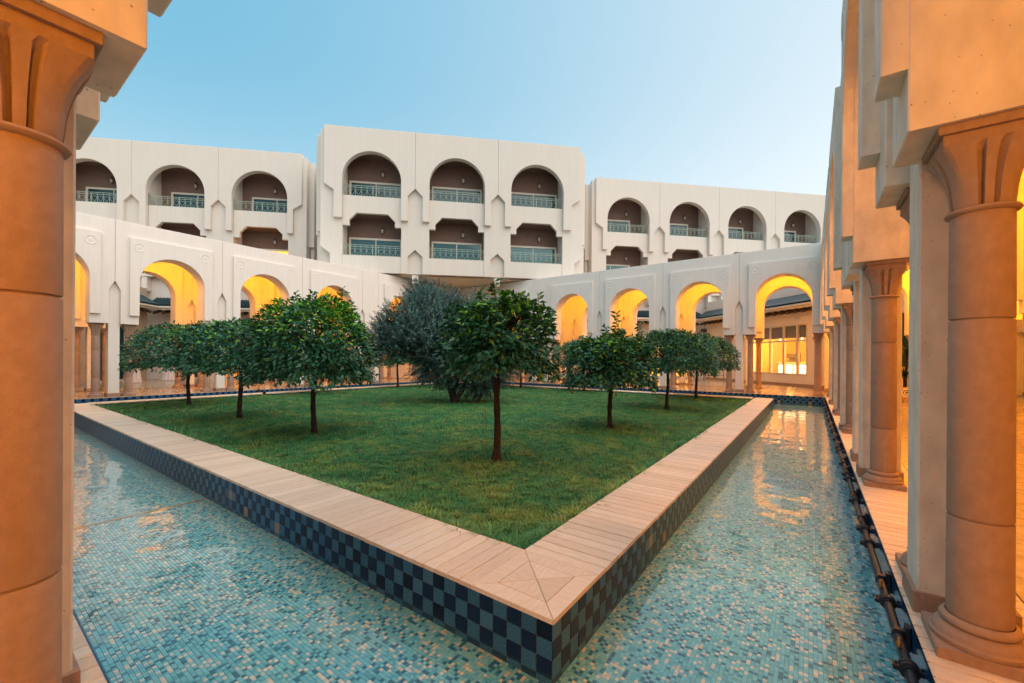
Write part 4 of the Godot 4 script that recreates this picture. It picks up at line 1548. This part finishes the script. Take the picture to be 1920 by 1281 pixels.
	for k in 3:
		m = MB.new()
		var x := -19.0 + 2.7 * k
		m.box(Vector3(x, 0.0, -0.81), Vector3(x + 1.7, 3.7, -0.76))
		var f := put(y, "glass_door", m.mesh(), M.frame)
		m = MB.new()
		m.box(Vector3(x + 0.12, 0.15, -0.765), Vector3(x + 1.58, 3.55, -0.745))
		put(f, "pane", m.mesh(), M.warm_pane if k == 1 else M.glass)
		m = MB.new()
		for i in 9:
			m.bar(Vector3(x + 0.2 + 0.055 * i, 0.2, -0.70), Vector3(x + 0.2 + 0.055 * i, 3.5, -0.70), 0.035)
		put(f, "curtain", m.mesh(), M.curtain)
	var sp := thing("loudspeaker", "small black loudspeaker under the teal eave", "loudspeaker", Vector3(-7.15, 4.0, -36.6))
	b = MB.new()
	b.cbox(Vector3(-0.22, -0.15, -0.12), Vector3(0.22, 0.15, 0.12), 0.03)
	put(sp, "cabinet", b.mesh(), M.iron)
	b = MB.new()
	b.bar(Vector3(0, 0.1, -0.1), Vector3(0, 0.75, -0.25), 0.02)
	put(sp, "bracket", b.mesh(), M.iron)


func side_hall() -> void:
	var t := thing("side_hall", "yellow-lit building wall with a ledge, seen right of the near right column", "building")
	put(t, "wall", boxmesh(Vector3(8.2, 0.0, -32.0), Vector3(8.5, 7.0, 6.0)), M.plaster)
	put(t, "ledge", boxmesh(Vector3(7.95, 3.0, -32.0), Vector3(8.198, 3.25, 6.0)), M.plaster)
	put(t, "skirting", boxmesh(Vector3(8.17, 0.0, -32.0), Vector3(8.198, 0.16, 6.0)), M.stone_b)
	put(t, "ceiling", boxmesh(Vector3(4.9, 6.63, -32.0), Vector3(8.2, 6.9, 6.0)), M.plaster)
	put(t, "end_wall", boxmesh(Vector3(0.9, 0.0, -30.6), Vector3(8.2, 7.0, -30.3)), M.plaster)
	for k in 3:
		var f := put(t, "window", boxmesh(Vector3(1.9 + 1.6 * k, 1.2, -30.298), Vector3(3.1 + 1.6 * k, 4.3, -30.25)), M.frame)
		put(f, "pane", boxmesh(Vector3(2.0 + 1.6 * k, 1.3, -30.248), Vector3(3.0 + 1.6 * k, 4.2, -30.24)), M.glass)


	t = thing("added_screen_wall", "unseen plaster wall added behind the near corner to hold back sky light", "building")  # unseen wall added to shade the near columns; its gap lets sky in
	put(t, "wall", boxmesh(Vector3(-0.4, 0.0, 4.4), Vector3(8.2, 7.0, 4.7)), M.plaster)
	put(t, "wall", boxmesh(Vector3(-32.0, 0.0, 4.4), Vector3(-4.6, 7.0, 4.7)), M.plaster)
	put(t, "ceiling", boxmesh(Vector3(0.9, 6.63, 0.2), Vector3(4.88, 6.9, 4.4)), M.plaster)


func lights() -> void:
	side_hall()
	var left := [-2.1, -5.76, -9.44, -13.15, -17.95, -21.6]
	var ord := ["first", "second", "third", "fourth", "fifth", "sixth"]
	for k in left.size():
		lamp(Vector3(-23.75, 6.60, left[k]), "ceiling lamp in the left passage behind its %s arch from the near end" % ord[k], 2.9)
	var far := [-1.08, -4.8, -8.57, -12.35, -17.1, -20.8]
	for k in far.size():
		lamp(Vector3(far[k], 6.60, -24.95), "ceiling lamp in the rear passage behind its %s arch from the right" % ord[k], 2.9)
	var right := [-5.4, -10.4, -14.2, -18.0, -22.0]
	for k in right.size():
		lamp(Vector3(2.7, 6.60, right[k]), "ceiling lamp in the right passage behind its %s arch from the near end" % ord[k], 4.6, AMBER_NEAR)
	lamp(Vector3(2.9, 6.60, -25.6), "ceiling lamp at the far end of the right passage above the tiled planter", 7.0)
	lamp(Vector3(6.3, 5.2, -12.0), "wall lamp in the side hall behind the near right column", 8.0)
	lamp(Vector3(6.3, 5.2, -17.5), "wall lamp in the side hall farther behind the near right column", 8.0)
	lamp(Vector3(1.9, 3.5, 0.8), "ceiling lamp of the corner passage behind the near right column", 4.6, AMBER_NEAR)
	lamp(Vector3(-0.9, 3.6, 2.0), "ceiling lamp of the corner passage behind the near left column", 1.5, AMBER_NEAR)


func _ready() -> void:
	rng.seed = 20
	make_world()
	make_materials()
	M.lamp_glow = glow(Color(1.0, 0.80, 0.45), 0.9)
	M.panel_glow = glow(Color(1.0, 0.95, 0.78), 2.2)
	M.spot_glow = glow(Color(1.0, 0.90, 0.65), 6.0)
	M.lit_pane = glow(Color(1.0, 0.72, 0.28), 0.75)
	M.warm_pane = glow(Color(0.9, 0.55, 0.2), 0.35)
	var cg := StandardMaterial3D.new()
	cg.transparency = BaseMaterial3D.TRANSPARENCY_ALPHA
	cg.albedo_color = Color(0.9, 0.95, 0.95, 0.06)
	cg.roughness = 0.03
	M.clear_glass = cg
	paving()
	column_parts()
	# hotel blocks
	hotel("tall central hotel block with three arched balconies above three square ones", 38.6, [-4.78, 0.62, 6.02], 0.02, true, 2.88, 2.98, -1)
	hotel("left hotel wing set back beside the central block, cut off by the near left column", 44.6, [-34.5, -29.15, -23.8, -18.46, -13.12], 0.55, false, 2.9, 2.78, 4)
	hotel("right hotel wing set back beside the central block, with four arched balconies in view", 44.6, [14.52, 19.9, 25.25, 30.6, 35.95], -0.9, false, 2.78, 2.9, -1)
	# arcades
	arcade("arcade", "long white arcade on the left side of the courtyard, lit yellow inside", Transform3D(Basis(Vector3(0, 0, -1), Vector3.UP, Vector3(1, 0, 0)), Vector3(-22.18, 0, 0)),
		[[0.25], [3.93], [7.58], [11.30], [14.98, 16.1], [19.8], [23.45]], -0.6, 23.36, [[0.25], [3.93], [7.58], [11.30], [14.98, 16.1], [19.8], [23.45], [27.2]], -0.6, 27.9, M.plaster, -0.6, 27.3)
	arcade("arcade", "grey-white rear arcade on the right side of the courtyard, lit yellow inside", Transform3D(Basis(), Vector3(0, 0, -23.38)),
		[[-22.4], [-18.98], [-15.3, -14.2], [-10.45], [-6.68], [-2.94], [0.74]], -22.17, 0.62, [[-26.1], [-22.4], [-18.98], [-15.3, -14.2], [-10.45], [-6.68], [-2.94], [0.74], [4.45]], -26.8, 5.2, M.plaster, -22.1, 5.0)
	arcade("arcade", "near right arcade with stepped plaster blocks on sandstone columns", Transform3D(Basis(Vector3(0, 0, 1), Vector3.UP, Vector3(-1, 0, 0)), Vector3(0.425, 0, 0)),
		[[-23.45], [-19.6], [-15.95], [-12.33], [-8.68, -7.6], [-3.845], [-0.25]], -23.37, -0.492, [[-23.45], [-19.6], [-15.95], [-12.33], [-8.68, -7.6], [-3.88]], -24.0, -3.147, M.plaster_near, -27.0, 3.0)
	arcade("arcade", "near left arcade with a big sandstone column at the left edge", Transform3D(Basis(Vector3(-1, 0, 0), Vector3.UP, Vector3(0, 0, -1)), Vector3(0, 0, -0.49)),
		[[-0.75], [2.95], [6.68], [10.4], [14.1], [17.8]], -0.9, 20.5, [], 0, 0, M.plaster_near, -4.0, 21.5)
	restaurant()
	garden()
	water_pipe()
	# trees: named by where they stand
	var wide := RandomNumberGenerator.new()
	wide.seed = 11
	var crown_a := citrus_crown(wide, 1.55, 1.36, 2.72, 10500, 0.25, [[3.6, 0.35], [0.5, 0.2]])
	var crown_b := citrus_crown(wide, 1.34, 1.36, 2.62, 9000, 0.22, [[1.0, 0.3], [4.2, 0.25]])
	citrus("dome-shaped orange tree with bright green top leaves, left of the olive tree", Vector3(-8.83, -0.11, -4.77), 3, 1.26, 1.28, 2.90, 11500, 0.85, [[3.5, 0.30], [0.3, 0.1]], [[-0.5, 2.75, 0.2, 0.42], [0.55, 2.72, -0.3, 0.5], [0.1, 2.9, 0.1, 0.25], [0.75, 2.6, -0.4, 0.35]], [[-0.9, 0.98, 0.75, 0], [-0.75, 0.93, 0.7, 0]], Vector3(-0.02, 0, 0))
	citrus("nearest orange tree, with a tall shoot on top and green fruit hanging below", Vector3(-4.22, -0.11, -5.38), 7, 0.80, 1.56, 2.66, 7000, 0.35, [[2.6, 0.15], [5.8, 0.18]], [[0.05, 2.55, 0.1, 0.42], [0.55, 2.35, -0.4, 0.42], [0.68, 2.2, -0.45, 0.35], [0.35, 2.45, -0.25, 0.3], [-0.2, 2.6, 0.15, 0.25]], [[-0.52, 1.50, 0.35, 0], [-0.40, 1.40, 0.42, 0], [0.66, 1.42, -0.35, 0], [-0.05, 1.62, 0.70, 0], [0.50, 1.36, -0.5, 0], [0.60, 1.38, -0.42, 0], [0.3, 2.40, 0.3, 1]], Vector3(0.05, 0, 0.03))
	citrus("orange tree with two leafy shoots on top, right of the nearest one", Vector3(-3.94, -0.11, -9.47), 9, 0.98, 1.14, 2.28, 8000, 0.28, [[5.6, 0.15], [2.4, 0.1]], [[0.15, 2.2, 0.1, 0.62], [0.62, 2.1, -0.2, 0.5], [-0.05, 2.25, 0.2, 0.3]], [[-0.45, 1.95, 0.75, 0], [0.85, 1.15, 0.2, 0], [-0.75, 0.9, 0.5, 0], [0.4, 0.92, 0.6, 0]], Vector3(0.03, 0, 0))
	citrus("leftmost orange tree with a wide flat crown, in front of the left arcade", Vector3(-17.37, -0.11, -4.95), 13, 1.6, 1.2, 2.7, 0, 0.0, [], [], [], Vector3.ZERO, crown_a, 2.6)
	citrus("orange tree between the leftmost one and the dome-shaped one", Vector3(-12.53, -0.11, -4.72), 17, 1.4, 1.2, 2.6, 0, 0.0, [], [], [[0.5, 1.6, 1.2, 1]], Vector3.ZERO, crown_b, 0.4)
	citrus("second orange tree from the right, between its two neighbours along the right planter wall", Vector3(-3.97, -0.11, -14.51), 19, 1.4, 1.2, 2.6, 0, 0.0, [], [], [[0.3, 1.3, 1.1, 0]], Vector3.ZERO, crown_b, 3.9)
	citrus("rightmost orange tree, at the far end of the right planter wall", Vector3(-4.04, -0.11, -19.25), 23, 1.6, 1.2, 2.7, 0, 0.0, [], [], [], Vector3.ZERO, crown_a, 5.6)
	citrus("orange tree half hidden behind the dome-shaped tree", Vector3(-18.49, -0.11, -10.07), 29, 1.4, 1.2, 2.6, 0, 0.0, [], [], [], Vector3.ZERO, crown_b, 1.2)
	citrus("orange tree half hidden behind the left side of the olive tree", Vector3(-18.9, -0.11, -15.04), 37, 1.4, 1.2, 2.6, 0, 0.0, [], [], [], Vector3.ZERO, crown_b, 2.2)
	citrus("far orange tree whose thin trunk shows behind the tree with two shoots", Vector3(-9.59, -0.11, -19.6), 41, 1.4, 1.2, 2.6, 0, 0.0, [], [], [], Vector3.ZERO, crown_b, 5.0)
	citrus("far orange tree whose thin trunk shows right of the nearest tree's trunk", Vector3(-13.6, -0.11, -19.6), 43, 1.4, 1.2, 2.6, 0, 0.0, [], [], [], Vector3.ZERO, crown_a, 0.8)
	olive_tree(Vector3(-10.91, -0.11, -11.37))
	# things under the eaves and in the passages
	curtain_table("white draped standing table seen beside the second left arcade column", Vector3(-33.0, -0.004, -6.65))
	curtain_table("white draped standing table partly hidden by the leftmost orange tree", Vector3(-34.6, -0.004, -8.85))
	var ub := thing("umbrella_base", "white cross-shaped umbrella base on the floor behind the leftmost orange tree", "umbrella base", Vector3(-35.6, -0.004, -9.2))
	var b := MB.new()
	b.cbox(Vector3(-0.6, 0.0, -0.05), Vector3(0.6, 0.06, 0.05), 0.01)
	b.cbox(Vector3(-0.05, 0.001, -0.6), Vector3(0.05, 0.062, 0.6), 0.01)
	put(ub, "cross_foot", b.mesh(), M.cloth)
	b = MB.new()
	b.lathe(PackedVector2Array([Vector2(0.05, 0.06), Vector2(0.04, 0.4), Vector2(0.0, 0.4)]), 12)
	put(ub, "socket", b.mesh(), M.cloth)
	var cp := [[-7.5, -33.2, 0.3], [-6.9, -33.9, -0.4], [-6.2, -33.5, 0.9], [-5.5, -34.1, 0.2]]
	var cl := ["leftmost of the metal chairs outside the restaurant", "second metal chair from the left outside the restaurant", "third metal chair from the left outside the restaurant", "rightmost of the metal chairs outside the restaurant"]
	for k in 4:
		chair(cl[k], Vector3(cp[k][0], -0.004, cp[k][1]), cp[k][2])
	yucca(Vector3(3.1, -0.003, -23.1))
	lights()
